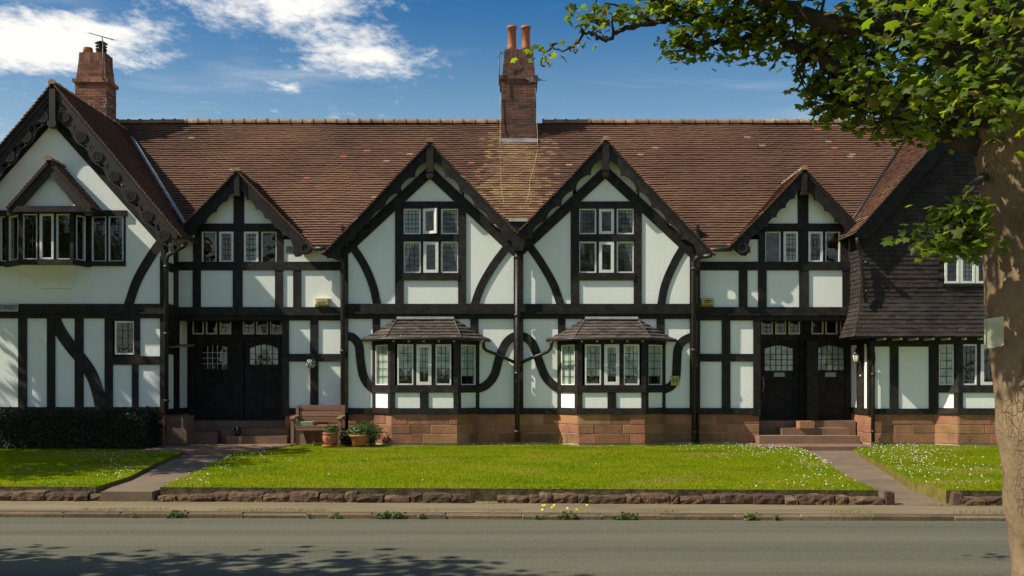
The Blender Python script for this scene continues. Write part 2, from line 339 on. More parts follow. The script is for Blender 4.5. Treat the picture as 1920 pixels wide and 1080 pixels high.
def tubegeo(P, R, seg=8, cap=True, wob=0):
    P = [Vector(p) for p in P]; V, Fc = [], []
    if not hasattr(R, '__len__'): R = [R]*len(P)
    up = Vector((.13, .31, .94))
    for i, p in enumerate(P):
        d = (P[min(i+1, len(P)-1)]-P[max(i-1, 0)]).normalized()
        a = d.cross(up)
        if a.length < .1: a = d.cross(Vector((1, 0, 0)))
        a.normalize(); b = d.cross(a).normalized()
        for k in range(seg):
            t = 2*math.pi*k/seg; r = R[i]*(1+wob*math.sin(k*2.4+i*.7)*math.cos(i*1.3+k)); V.append(p+a*math.cos(t)*r+b*math.sin(t)*r)
    for i in range(len(P)-1):
        for k in range(seg): j = (k+1) % seg; Fc.append((i*seg+k, i*seg+j, (i+1)*seg+j, (i+1)*seg+k))
    if cap: Fc += [tuple(range(seg-1, -1, -1)), tuple((len(P)-1)*seg+k for k in range(seg))]
    return V, Fc
def tube(name, P, R, mat, parent=None, seg=8, smooth=True, wob=0):
    V, Fc = tubegeo(P, R, seg, True, wob); return mesh_obj(name, V, Fc, mat, parent, smooth=smooth)
def join(*geos):
    V, Fc = [], []
    for v, f in geos: b = len(V); V += list(v); Fc += [tuple(i+b for i in x) for x in f]
    return V, Fc
def boxgeo(a, b):
    (x0, y0, z0), (x1, y1, z1) = a, b
    return [(x0, y0, z0), (x1, y0, z0), (x1, y1, z0), (x0, y1, z0), (x0, y0, z1), (x1, y0, z1), (x1, y1, z1), (x0, y1, z1)], BOXF
def lathe(name, prof, c, mat, parent=None, seg=20):
    V, Fc = [], []; c = Vector(c); n = len(prof)
    for r, z in prof:
        for k in range(seg): t = 2*math.pi*k/seg; V.append(c+Vector((r*math.cos(t), r*math.sin(t), z)))
    for i in range(n-1):
        for k in range(seg): j = (k+1) % seg; Fc.append((i*seg+k, i*seg+j, (i+1)*seg+j, (i+1)*seg+k))
    return mesh_obj(name, V, Fc, mat, parent, smooth=True)

# tiles laid on any flat convex polygon
def clip(P, Q):
    out = P
    for i in range(len(Q)):
        a, b = Q[i], Q[(i+1) % len(Q)]; ex, ey = b[0]-a[0], b[1]-a[1]; inp, out = out, []
        if not inp: break
        for j in range(len(inp)):
            p, q = inp[j], inp[(j+1) % len(inp)]
            sp = ex*(p[1]-a[1])-ey*(p[0]-a[0]); sq = ex*(q[1]-a[1])-ey*(q[0]-a[0])
            if sp >= 0: out.append(p)
            if (sp > 0 > sq) or (sp < 0 < sq):
                t = sp/(sp-sq); out.append((p[0]+(q[0]-p[0])*t, p[1]+(q[1]-p[1])*t))
    return out
def area(P): return .5*sum(P[i][0]*P[(i+1) % len(P)][1]-P[(i+1) % len(P)][0]*P[i][1] for i in range(len(P)))
def tiles(name, poly3, out, gauge, w, parent, mat, single=False, skip=None, lift=.022, thick=.014, wave=.0, mats=None, pick=None, seed=1, jit=.004):
    rg = random.Random(seed)
    P = [Vector(p) for p in poly3]; nn = Vector((0, 0, 0))
    for i in range(len(P)): nn += P[i].cross(P[(i+1) % len(P)])
    nn.normalize()
    if nn.dot(Vector(out)) < 0: nn = -nn
    u = Vector((0, 0, 1)).cross(nn).normalized(); v = nn.cross(u)
    if v.z < 0: v = -v
    o = P[0]; Q = [((p-o).dot(u), (p-o).dot(v)) for p in P]
    if area(Q) < 0: Q = Q[::-1]
    u0, u1 = min(q[0] for q in Q), max(q[0] for q in Q); v0, v1 = min(q[1] for q in Q), max(q[1] for q in Q)
    V, Fc, fm, objs = [], [], [], []; L = gauge+.025; r = 0; b = v0
    while b < v1-.01:
        rowj = rg.uniform(-.003, .003)
        a = u0-w*((r % 2)*.5)-rg.uniform(0, .02)
        while a < u1:
            T = clip([(a+.002, b), (a+w-.002, b), (a+w-.002, b+L), (a+.002, b+L)], Q); a += w
            if len(T) < 3 or abs(area(T)) < w*gauge*.03: continue
            cc = o+u*(sum(t[0] for t in T)/len(T))+v*(sum(t[1] for t in T)/len(T))
            if skip and skip(cc): continue
            j = rg.uniform(-jit, jit)+rowj+(wave*(math.sin(cc.x*1.1+cc.y*.7)+.7*math.sin(cc.x*2.7+1+r*.05)) if wave else 0)
            tw = rg.uniform(-.02, .02); dv = rg.uniform(-.004, .004)
            mid = sum(t[0] for t in T)/len(T)
            top = [o+u*t[0]+v*(t[1]+dv)+nn*(.006+lift*(1-(t[1]-b)/L)+j+tw*(t[0]-mid)) for t in T]
            bot = [p-nn*thick for p in top]; k = len(T)
            fs = [tuple(range(k))]+[(i, (i+1) % k, (i+1) % k+k, i+k)[::-1] for i in range(k)]
            if single: objs.append(mesh_obj(name, top+bot, fs+[tuple(range(2*k-1, k-1, -1))], mat, parent))
            else:
                B = len(V); V += top+bot; Fc += [tuple(i+B for i in f) for f in fs]
                if pick: fm += [pick(cc, rg)]*len(fs)
        b += gauge; r += 1
    if single: return objs
    if V: return mesh_obj(name, V, Fc, mat, parent, kind='stuff', mats=mats, fm=fm if pick else None)
def deck(name, poly3, out, t, mat, parent, drop=.004):
    P = [Vector(p) for p in poly3]; nn = Vector((0, 0, 0))
    for i in range(len(P)): nn += P[i].cross(P[(i+1) % len(P)])
    nn.normalize()
    if nn.dot(Vector(out)) < 0: nn = -nn
    k = len(P); V = [p-nn*drop for p in P]+[p-nn*(drop+t) for p in P]
    Fc = [tuple(range(k)), tuple(range(2*k-1, k-1, -1))]+[(i, (i+1) % k, (i+1) % k+k, i+k) for i in range(k)]
    return mesh_obj(name, V, Fc, mat, parent)

# windows: a painted frame with pane, lead lattice and curtain as its pieces
def curtain(fr, a0, z0, a1, z1, parent, style, off=-.13):
    n = 22; V, Fc = [], []
    for i in range(n+1):
        t = i/n; a = a0+(a1-a0)*t; zb = z0; lt, rt = 0, 1
        if style == 'half': zb = z1-(z1-z0)*.5
        elif style == 'valance': zb = z1-(z1-z0)*(.50+.20*(1-abs(2*t-1))**.7)-(z1-z0)*.16*math.exp(-((t-.5)/.05)**2)
        elif style == 'heart': zb = z1-(z1-z0)*(.95-.75*math.exp(-((t-.5)/.22)**2))
        elif style == 'low': zb = z1-(z1-z0)*.78
        elif style == 'swag_l': zb = z1-(z1-z0)*max(.08, 1-2.1*t)
        elif style == 'swag_r': zb = z1-(z1-z0)*max(.08, 1-2.1*(1-t))
        w = .018*math.sin(t*math.pi*2*max(3, (a1-a0)/.07))
        V += [fr.pt(a, z1, off+w*.4), fr.pt(a, (z1+zb)/2, off+w), fr.pt(a, zb, off+w*1.3)]
    for i in range(n): Fc += [(3*i, 3*i+3, 3*i+4, 3*i+1), (3*i+1, 3*i+4, 3*i+5, 3*i+2)]
    return mesh_obj('curtain', V, Fc, 'curtain', parent, smooth=True)
def window(fr, a0, z0, a1, z1, parent, fw=.035, off=.005, grid=(3, 4), cur=None, cut=None, name='window', ajar=0, coff=-.13):
    if a0 > a1: a0, a1 = a1, a0
    if z0 > z1: z0, z1 = z1, z0
    if ajar:
        uu = Matrix.Rotation(ajar, 3, 'Z') @ fr.u; nn = Matrix.Rotation(ajar, 3, 'Z') @ fr.n
        fr = Fr(fr.pt(a0, 0, 0), uu, nn); a1 -= a0; a0 = 0
    ia0, iz0, ia1, iz1 = a0+fw, z0+fw, a1-fw, z1-fw
    w = plate(name, R4(a0, z0, a1, z1), fr, off, .06, 'paint', parent, [R4(ia0, iz0, ia1, iz1)])
    plate('pane', R4(ia0-.006, iz0-.006, ia1+.006, iz1+.006), fr, off-.030, .004, 'glass', w)
    if grid:
        V, Fc = [], []; h = .0065; fo, bo = off-.022, off-.029
        for i in range(1, grid[0]):
            a = ia0+(ia1-ia0)*i/grid[0]; b = len(V)
            V += [fr.pt(a+s*h, z, o) for o in (fo, bo) for s, z in ((-1, iz0), (1, iz0), (1, iz1), (-1, iz1))]
            Fc += [tuple(b+k for k in f) for f in ((0, 1, 2, 3), (0, 3, 7, 4), (1, 5, 6, 2))]
        for i in range(1, grid[1]):
            z = iz0+(iz1-iz0)*i/grid[1]; b = len(V)
            V += [fr.pt(a, z+s*h, o-.001) for o in (fo, bo) for a, s in ((ia0, -1), (ia1, -1), (ia1, 1), (ia0, 1))]
            Fc += [tuple(b+k for k in f) for f in ((0, 1, 2, 3), (0, 1, 5, 4), (3, 2, 6, 7))]
        mesh_obj('leading', V, Fc, 'leading', w)
    for c in ([cur] if isinstance(cur, str) else (cur or [])): curtain(fr, a0+.01, z0+.01, a1-.01, z1-.01, w, c, coff)
    return w
def win(f, x0, y0, x1, y1, parent, **k): (a0, z1), (a1, z0) = f.q(x0, y0), f.q(x1, y1); return window(f, a0, z0, a1, z1, parent, **k)

def stones(fr, a0, a1, z0, z1, parent, rows=(.34, .30, .36), lo=.4, hi=.95, off=0., t=.2, seed=1, name='stone', mat='sandstone', back=True):
    rg = random.Random(seed)
    if back: plate('mortar_bed', R4(a0+.01, z0-.05, a1-.01, z1-.008), fr, off-.014, t, 'mortar', parent)
    tot = sum(rows); z = z0
    for ri, r in enumerate(rows):
        h = (z1-z0)*r/tot; a = a0
        while a < a1-.02:
            L = rg.uniform(lo, hi)
            if a1-(a+L) < lo*.6: L = a1-a
            o2 = off+rg.uniform(-.006, .006); g = .005; c = .010
            x0, x1, y0, y1 = a+g, a+L-g, z+g, z+h-g
            V = [fr.pt(x, y, o2-c) for x, y in ((x0, y0), (x1, y0), (x1, y1), (x0, y1))]
            V += [fr.pt(x, y, o2) for x, y in ((x0+c, y0+c), (x1-c, y0+c), (x1-c, y1-c), (x0+c, y1-c))]
            V += [fr.pt(x, y, o2-t*.7) for x, y in ((x0, y0), (x1, y0), (x1, y1), (x0, y1))]
            Fc = [(4, 5, 6, 7)]+[(i, (i+1) % 4, (i+1) % 4+4, i+4) for i in range(4)]+[(i, i+8, (i+1) % 4+8, (i+1) % 4) for i in range(4)]
            mesh_obj(name, V, Fc, mat, parent); a += L
        z += h
def textmesh(name, txt, size, fr, a, z, off, mat, parent, sx=1.):
    c = bpy.data.curves.new(name, 'FONT'); c.body = txt; c.size = size; c.extrude = .001; c.align_x = 'CENTER'; c.align_y = 'CENTER'
    o = bpy.data.objects.new(name, c); COL.objects.link(o)
    me = bpy.data.meshes.new_from_object(o.evaluated_get(bpy.context.evaluated_depsgraph_get()))
    V = [fr.pt(a+v.co.x*sx, z+v.co.y, off+v.co.z) for v in me.vertices]; Fc = [tuple(p.vertices) for p in me.polygons]
    bpy.data.objects.remove(o); bpy.data.curves.remove(c)
    return mesh_obj(name, V, Fc, mat, parent)

# leaves, blades
def frames(nrm, rg):
    n = nrm/np.linalg.norm(nrm, axis=1, keepdims=True); r = rg.normal(size=n.shape)
    a = np.cross(n, r); a /= np.linalg.norm(a, axis=1, keepdims=True)+1e-9; return a, np.cross(n, a), n
_an = [(-90, .2), (-45, .4), (-15, .66), (10, .54), (38, .92), (62, .62), (90, 1.05), (118, .62), (142, .92), (170, .54), (195, .66), (225, .4)]
MAPLE = np.array([(0, 0, .05)]+[(r*math.cos(math.radians(t)), r*math.sin(math.radians(t)), -.16*abs(r*math.cos(math.radians(t)))-.12*max(0, r*math.sin(math.radians(t)))**2) for t, r in _an])
MAPLET = np.array([(0, i+1, (i+1) % 12+1) for i in range(12)])
OVAL = np.array([(0, -1, 0), (.5, -.3, .12), (.42, .45, .1), (0, 1, -.1), (-.42, .45, .1), (-.5, -.3, .12)]); OVALT = np.array([(0, 1, 5), (1, 2, 5), (2, 4, 5), (2, 3, 4)])
def leafmesh(pos, nrm, size, shape, T, rg):
    a, b, n = frames(nrm, rg); N = len(pos)
    V = pos[:, None, :]+size[:, None, None]*(shape[None, :, 0:1]*a[:, None, :]+shape[None, :, 1:2]*b[:, None, :]+shape[None, :, 2:3]*n[:, None, :])
    k = len(shape); TT = (T[None]+np.arange(N)[:, None, None]*k).reshape(-1, 3)
    return V.reshape(-1, 3), TT

# ================================================================== ground, road, pavement, paths, lawns
structure(box('ground', (-1500, -1500, -1.2), (1500, 1500, -.42), 'field'))
def yk(x): return -11.27-.028*x          # kerb line of the road
def ys(x): return -10.22-.04*x           # front of the low stone edging
def sheet(name, P, z, t, mat, parent=None, mats=None):
    n = len(P); V = [(p[0], p[1], z if len(p) < 3 else p[2]) for p in P]+[(p[0], p[1], (z if len(p) < 3 else p[2])-t) for p in P]
    tr = tessellate_polygon([[Vector((p[0], p[1], 0)) for p in P]])
    Fc = [tuple(x) for x in tr]+[tuple(i+n for i in x) for x in tr]+[(i, (i+1) % n, (i+1) % n+n, i+n) for i in range(n)]
    fm = [0]*len(tr)+[1]*len(tr)+[1 if (P[(i+1) % n][0]-P[i][0]) > abs(P[(i+1) % n][1]-P[i][1])*4 else 2 for i in range(n)] if mats else None
    return mesh_obj(name, V, Fc, mat, parent, mats=mats, fm=fm)
structure(sheet('road', [(-60, -16.1), (60, -16.1), (60, yk(60)+.02), (-60, yk(-60)+.02)], -.300, .1, 'asphalt'))
structure(sheet('pavement', [(-60, yk(-60)+.1), (60, yk(60)+.1), (60, ys(60)+.3), (-60, ys(-60)+.3)], -.222, .2, 'pavement'))
structure(sheet('near_pavement', [(-60, -21.5), (60, -21.5), (60, -16.22), (-60, -16.22)], -.19, .2, 'pavement'))
structure(sheet('verge', [(-60, -60), (60, -60), (60, -21.5), (-60, -21.5)], -.17, .2, 'field'))
kb = structure(sheet('kerb', [(-60, yk(-60)+.012), (60, yk(60)+.012), (60, yk(60)+.12), (-60, yk(-60)+.12)], -.25, .15, 'mortar'))
rg = random.Random(3); x = -10.0
while x < 10:
    L = rg.uniform(.7, 1.05); y0, y1 = yk(x), yk(x+L); h = -.236+rg.uniform(-.008, .008); j = rg.uniform(-.012, .012)
    V = [(x+.006, y0+j, -.34), (x+L-.006, y1+j, -.34), (x+L-.006, y1+.15, -.34), (x+.006, y0+.15, -.34),
         (x+.006, y0+j, h-.02), (x+L-.006, y1+j, h-.02), (x+L-.006, y1+.15, h), (x+.006, y0+.15, h), (x+.02, y0+j+.025, h), (x+L-.02, y1+j+.025, h)]
    mesh_obj('kerb_stone', V, [(0, 1, 5, 4), (4, 5, 9, 8), (8, 9, 6, 7), (1, 2, 6, 9, 5), (0, 4, 8, 7, 3), (3, 2, 1, 0)], 'kerbstone', kb); x += L
nk = structure(sheet('near_kerb', [(-60, -16.22), (60, -16.22), (60, -16.1), (-60, -16.1)], -.185, .2, 'kerbstone'))

# paths (sunk a little between the lawns)
LZ = -.03
pl = [G(355, 842, -.1), G(452, 842, -.1), Vector((-5.04, ys(-5.04)+.02, -.1)), Vector((-5.80, ys(-5.8)+.02, -.1))]
structure(sheet('left_path', [(p.x, p.y, -.1) for p in pl], -.1, .2, 'path'))
p2 = [G(1512, 845, -.1), G(1598, 845, -.1), Vector((5.95, ys(5.95)-.02, -.216)), Vector((5.10, ys(5.1)-.02, -.216))]
structure(sheet('right_path', [(p.x, p.y, p.z) for p in p2], -.1, .2, 'path'))
structure(sheet('left_doorway_paving', [(-8.0, -2.65, -.012), (-5.45, -2.65, -.012), (-5.0, -.05, -.012), (-8.0, -.05, -.012)], 0, .3, 'step'))
structure(sheet('right_doorway_paving', [(5.6, -1.45, -.012), (8.2, -1.45, -.012), (8.3, -.05, -.012), (5.6, -.05, -.012)], 0, .3, 'step'))
bx_ = box('front_step', (pl[3].x+.02, ys(pl[3].x)-.02, -.26), (pl[2].x-.02, ys(pl[3].x)+.5, -.085), 'path'); structure(bx_)

def ground_poly(P): return [(p.x, p.y) for p in P]
lawns = {
 'left_lawn': [(-16, ys(-16)+.22), (-5.95, ys(-5.9)+.22)]+ground_poly([G(240, 893, LZ), G(300, 864, LZ), G(352, 842, LZ)])+[(-8.0, -1.0), (-16, -1.0)],
 'middle_lawn': [(-5.02, ys(-5.0)+.22), (0, ys(0)+.22), (5.08, ys(5.0)+.22)]+ground_poly([G(1590, 893, LZ), G(1545, 862, LZ), G(1500, 838, LZ)])+[(5.45, -.02), (-5.0, -.02)]+ground_poly([G(490, 833, LZ), G(440, 848, LZ), G(370, 882, LZ)]),
 'right_lawn': [(6.0, ys(6.0)+.22), (17, ys(17)+.22), (17, -.35), (8.6, -.35)]+ground_poly([G(1600, 842, LZ), G(1650, 867, LZ), G(1710, 900, LZ)]),
}
def inside(P, X, Y):
    r = np.zeros(len(X), bool); n = len(P)
    for i in range(n):
        (x0, y0), (x1, y1) = P[i], P[(i+1) % n]
        c = ((y0 > Y) != (y1 > Y)) & (X < (x1-x0)*(Y-y0)/((y1-y0) if abs(y1-y0) > 1e-9 else 1e-9)+x0); r ^= c
    return r
def scatter(P, dens, rg):
    A = np.array(P); lo, hi = A.min(0), A.max(0); n = int(dens*(hi[0]-lo[0])*(hi[1]-lo[1]))
    X = rg.uniform(lo[0], hi[0], n); Y = rg.uniform(lo[1], hi[1], n); m = inside(P, X, Y); return X[m], Y[m]
def vnoise(X, Y, s, seed=0):
    return .5+.25*(np.sin(X*s*1.0+seed)+np.sin(Y*s*1.3+seed*2+np.sin(X*s*.7)*1.7))*np.cos((X-Y)*s*.45+seed)
def lz(X, Y): return LZ+.018*(np.sin(X*.9)*np.cos(Y*.8))
grg = np.random.default_rng(5)
for nm, P in lawns.items():
    structure(sheet(nm, P, LZ-.012, .3, 'turf', mats=['turf', 'soil', 'lawn_edge']))
    X, Y = scatter(P, 1700, grg); m = (np.abs(X) < (Y+24)*.53+.6); X, Y = X[m], Y[m]
    t = vnoise(X, Y, .9, 1); h = grg.uniform(.012, .028, len(X))*(.75+.5*t); n = len(X)
    edge = Y < (ys(X)+.42); h[edge] *= grg.uniform(1., 2.2, edge.sum())
    ang = grg.uniform(0, 2*math.pi, n); w = grg.uniform(.004, .008, n); ln = grg.uniform(-.6, .6, (n, 2))*h[:, None]
    dx, dy = np.cos(ang)*w, np.sin(ang)*w
    V = np.empty((n, 3, 3)); V[:, 0] = np.stack([X-dx, Y-dy, np.full(n, LZ-.014)], 1); V[:, 1] = np.stack([X+dx, Y+dy, np.full(n, LZ-.014)], 1)
    V[:, 2] = np.stack([X+ln[:, 0], Y+ln[:, 1], LZ-.012+h], 1)
    dry = (vnoise(X, Y, 1.7, 4)+grg.normal(0, .14, n)) > .90
    pn = np.array([noise.noise(Vector((a*.55, b*.95, 3)))+.5*noise.noise(Vector((a*1.6, b*2.6, 9))) for a, b in zip(X, Y)])
    fmg = np.where(pn+grg.normal(0, .22, n) > .22, 2, 0); fmg = np.where(-pn+grg.normal(0, .2, n) > .62, 1, fmg); fmg = np.where(grg.uniform(0, 1, n) < .05, 1, fmg); fmg = np.where(dry, 1, fmg)
    tag(tri_obj('grass', V.reshape(-1, 3), np.arange(3*n).reshape(-1, 3), 'grass', mats=['grass', 'drygrass', 'grass_deep'], fm=fmg),
        {'left_lawn': 'short grass of the lawn before the hedge', 'middle_lawn': 'short mown grass of the wide lawn between the two paths', 'right_lawn': 'daisy strewn short grass of the lawn right of the paved path by the tree'}[nm], 'grass', kind='stuff')
    # daisies in drifts
    X, Y = scatter(P, 70, grg)
    pxs = 960+X*F/(Y+24); pys = HY+(ZC-LZ)*F/(Y+24)
    def blob(cx, cy, rx, ry): return np.exp(-((pxs-cx)/rx)**2-((pys-cy)/ry)**2)
    if nm == 'left_lawn': d = blob(270, 885, 70, 16)*.9+blob(330, 838, 55, 7)*.9+blob(230, 850, 90, 14)*.4+blob(120, 916, 30, 6)*.5
    elif nm == 'middle_lawn': d = blob(360, 905, 30, 14)*.9+blob(450, 850, 55, 14)*.8+blob(400, 870, 40, 18)*.5+blob(1460, 842, 110, 9)*1.2+blob(1530, 862, 45, 22)*.9+blob(1560, 890, 60, 18)*.4+blob(900, 832, 500, 4)*.35+blob(1480, 915, 70, 10)*.6+.008
    else: d = blob(1680, 852, 80, 18)*.9+blob(1720, 888, 70, 22)*.8+blob(1850, 900, 80, 20)*.4+blob(1690, 836, 80, 7)*.6+.02
    m = grg.uniform(0, 1, len(X)) < d*.7; X, Y = X[m], Y[m]; n = len(X)
    pos = np.stack([X, Y, LZ+grg.uniform(.018, .04, n)], 1); nr = np.stack([grg.normal(0, .35, n), grg.normal(-.35, .35, n), np.ones(n)], 1)
    k = 7; disc = np.array([(0, 0, .12)]+[(math.cos(2*math.pi*i/k), math.sin(2*math.pi*i/k), 0) for i in range(k)]); dt = np.array([(0, i+1, (i+1) % k+1) for i in range(k)])
    V, T = leafmesh(pos, nr, grg.uniform(.0055, .0095, n), disc, dt, grg)
    tag(tri_obj('daisies', V, T, 'daisy'), {'left_lawn': 'white daisies dotting the shaded lawn before the hedge', 'middle_lawn': 'white daisies scattered over the wide lawn between the paths', 'right_lawn': 'dense white daisies on the lawn beside the tree'}[nm], 'flowers', kind='stuff')

# low sandstone edging along the lawns
def edging(label, spans, seed):
    rg = random.Random(seed); xm = (spans[0][0]+spans[-1][1])/2
    t = thing('stone_edging', (xm, ys(xm), -.22), label, 'edging wall', 'low sandstone edging of the lawns')
    for x0, x1 in spans:
        x = x0; k = 0
        while x < x1-.05:
            L = rg.uniform(.32, .52) if rg.random() < .55 else rg.uniform(.13, .26); k += 1
            if x1-(x+L) < .14: L = x1-x
            h = rg.uniform(.095, .15); g = .008; y = ys(x)+rg.uniform(-.03, .03); a, b = x+g, x+L-g; nx = max(3, int(L/.07)); V, Fc = [], []
            prof = [(0, 0), (-.012, .03), (-.015, h*.6), (.0, h*.88), (.03, h), (.17, h), (.2, h*.8)]
            for i in range(nx+1):
                f = i/nx; e = .75 if i in (0, nx) else 1
                for (py_, pz_) in prof:
                    V.append((a+(b-a)*f+rg.uniform(-.006, .006), y+py_+(1-e)*.04+rg.uniform(-.012, .012), -.232+pz_*(1-(1-e)*.2)+rg.uniform(-.010, .010)))
            m = len(prof)
            for i in range(nx):
                for j in range(m-1): Fc.append((i*m+j, (i+1)*m+j, (i+1)*m+j+1, i*m+j+1))
            Fc += [tuple(range(m)), tuple(nx*m+j for j in range(m-1, -1, -1))]
            mesh_obj('stone', V, Fc, 'edging', t, smooth=False); x += L
    return t
xs = lambda px: (px-960)*13.75/F
edging('low row of sandstone blocks edging the lawn before the hedge', [(xs(-300), xs(186))], 1)
edging('long row of sandstone blocks with one block missing, edging the wide lawn', [(xs(285), xs(876)), (xs(931), xs(1652))], 2)
edging('low row of sandstone blocks edging the lawn beside the tree', [(xs(1788), xs(2300))], 4)
for px, lab in ((1660, 'upright square stone at the path end of the wide lawn edging'), (1779, 'leaning upright stone between the path and the tree')):
    x = xs(px); y = ys(x)-.02; s = .055; ln = .0 if px == 1660 else .03
    V = [(x-s, y, -.24), (x+s, y, -.24), (x+s, y+.13, -.24), (x-s, y+.13, -.24), (x-s+ln, y+.01, -.05), (x+s+ln, y+.005, -.06), (x+s+ln, y+.12, -.055), (x-s+ln, y+.12, -.05),
         (x-s*.6+ln, y+.03, -.035), (x+s*.6+ln, y+.03, -.04), (x+s*.6+ln, y+.1, -.04), (x-s*.6+ln, y+.1, -.035)]
    tag(mesh_obj('marker_stone', V, [(0, 1, 5, 4), (1, 2, 6, 5), (2, 3, 7, 6), (3, 0, 4, 7), (4, 5, 9, 8), (5, 6, 10, 9), (6, 7, 11, 10), (7, 4, 8, 11), (8, 9, 10, 11)], 'edging'), lab, 'stone')

# ================================================================== roof geometry
ME, MZ, MR, MRZ = -.30, 4.68, 3.40, 8.55; MT = (MRZ-MZ)/(MR-ME)
def ym(z): return ME+(z-MZ)/MT
GABLES = []     # (xc, zr, tan)
LX, LZR, LT = -10.52, 8.28, 1.19       # left house ridge
RX, RZR, RT = 10.90, 8.26, 1.13          # right house ridge
G1 = (-1.939, 7.12, 1.055); G2 = (2.216, 7.16, 1.055); GS1 = (-6.537, 6.47, 1.02); GS2 = (6.943, 6.50, 1.03)
ALLG = [G1, G2, GS1, GS2, (LX, LZR, LT), (RX, RZR, RT)]
def under(c):
    return any(zr-abs(c.x-xc)*t > c.z+.06 for xc, zr, t in ALLG)
def ridge_mesh(L=.31, r=.105):
    V, Fc = [], []; k = 8
    for (x, rr) in ((0, r*1.2), (.05, r*1.2), (.055, r), (L, r*.97)):
        for i in range(k+1):
            a = math.pi*(i/k)*1.1-.05*math.pi; V.append((x, rr*math.cos(a), rr*math.sin(a)))
    n = k+1
    for j in range(3):
        for i in range(k): Fc.append((j*n+i, j*n+i+1, (j+1)*n+i+1, (j+1)*n+i))
    Fc += [tuple(range(n)), tuple(3*n+i for i in range(n-1, -1, -1))]
    me = bpy.data.meshes.new('ridge_tile'); me.from_pydata(V, [], Fc); me.materials.append(MATS['ridge']); me.update(); return me
RIDGE = ridge_mesh()
def ridge_row(p0, p1, parent, skip=None):
    p0, p1 = Vector(p0), Vector(p1); d = p1-p0; n = max(1, int(d.length/.314)); rg = random.Random(int(p0.x*10))
    for i in range(n):
        p = p0+d*(i/n)
        if skip and skip(p): continue
        o = bpy.data.objects.new('ridge_tile', RIDGE); COL.objects.link(o); o.parent = parent; WL[o] = p
        o.location = p-WL[parent]+Vector((0, 0, rg.uniform(-.008, .008))); o.rotation_euler = (rg.uniform(-.03, .03), rg.uniform(-.02, .02), math.atan2(d.y, d.x)); o.scale = (d.length/n/.314, 1, 1) if abs(d.x) > 1 else (d.length/n/.314, .72, .72)
def gable_roof(parent, g, yf, xl, xr, tilemat='rooftile', yb=None, seed=1):
    xc, zr, t = g
    r = None
    for s, xe in ((-1, xl), (1, xr)):
        ze = zr-abs(xe-xc)*t
        P = [(xe, yf, ze), (xc, yf, zr), (xc, yb if yb else min(ym(zr)+.1, MR+2), zr), (xe, yb if yb else ym(ze)+.1, ze)]
        d = deck('gable_roof', P, (s, 0, 1), .05, 'deck', parent)
        Q = [(xe+s*.06, yf-.04, ze-.06*t), (xc, yf-.04, zr), P[2], (xe+s*.06, P[3][1], ze-.06*t)]
        tiles('roof_tiles', Q, (s, 0, 1), .1, .165, d, tilemat, seed=seed+s, wave=.006, lift=.03, thick=.024)
        r = r or d
    ridge_row((xc, yf-.05, zr+.0), (xc, (yb or ym(zr))+.05, zr+.0), r)
def bargeboard(fr, g, s, L, w, parent, scal=0, dep=0, t0=0., holes=None, mat='timber', drop=.03, tail=None, name='bargeboard', off=0, foot=.13):
    """board under the verge of gable g on side s: L metres down the slope, w deep, scalloped lower edge"""
    xc, zr, tn = g; h = math.hypot(1, tn); cs, sn = 1/h, tn/h
    def p(t, q): return (xc+s*(t*cs-q*sn), zr-drop-t*sn-q*cs)
    zf_ = zr-drop-L*sn-foot; tf = (zr-drop-w*cs-zf_)/sn
    outer = [p(0, 0), p(L, 0)]; inner = [(xc+s*L*cs, zf_), p(tf, w)] if not tail else [p(*k) for k in tail]
    Ls, Le = w*tn, tf-.06 if not tail else tail[-1][0]
    if scal:
        m = scal*8
        for i in range(m, -1, -1):
            f = i/m; t = Ls+(Le-Ls)*f; inner.append(p(t, w-dep*math.sin(math.pi*((f*scal) % 1))**.6 if 0 < i < m else w))
    else: inner.append(p(Ls, w))
    hl = []
    for (ht, hq, ha, hb, ang) in (holes or []):
        hl.append([p(ht+ha*math.cos(a+ang)*1., hq+hb*math.sin(a)) for a in [2*math.pi*i/10 for i in range(10)]])
    return plate(name, outer+inner, fr, off, .05, mat, parent, hl), p

# ================================================================== the middle terrace
T = thing('terrace_house', (0, 0, 0), 'long timber-framed terrace with four front gables, two bay windows and a brown tiled roof', 'house')
fm_ = Facade(0.); fg = Facade(-.15); fd = Facade(.95)
# main roof
Pm = [(-11.2, ME, MZ), (12, ME, MZ), (12, MR, MRZ), (-11.2, MR, MRZ)]
roof = deck('main_roof', [(-11.2, ME+.35, MZ+.35*MT), (12, ME+.35, MZ+.35*MT), (12, MR, MRZ), (-11.2, MR, MRZ)], (0, -1, 1), .08, 'deck', T)
def pickmain(c, rg):
    d = abs(c.x-.2+.12*(8-c.z))/(.72+.16*(8.2-c.z)); f = max(0, 1.35-d)*(1 if c.z < 8.3 else .5)
    if rg.random() < .0011: return 2
    return 1 if rg.random() < f else 0
tiles('roof_tiles', Pm, (0, -1, 1), .1, .165, roof, 'rooftile', skip=under, wave=.009, lift=.036, thick=.030, jit=.003, mats=['rooftile', 'rooftile_lichen', 'rooftile_new'], pick=pickmain, seed=11)
deck('roof_back', [(-11.2, MR, MRZ), (12, MR, MRZ), (12, 7.1, MZ), (-11.2, 7.1, MZ)], (0, 1, 1), .08, 'rooftile', T, drop=.02)
ridge_row((-11.2, MR, MRZ+.02), (11.6, MR, MRZ+.02), roof, skip=lambda p: -.35 < p.x < .62)
gable_roof(T, G1, -.5, -4.42, .07, seed=21); gable_roof(T, G2, -.5, .21, 4.74, seed=31)
gable_roof(T, GS1, -.35, -7.9, -4.72, seed=41); gable_roof(T, GS2, -.35, 5.17, 8.22, seed=51)
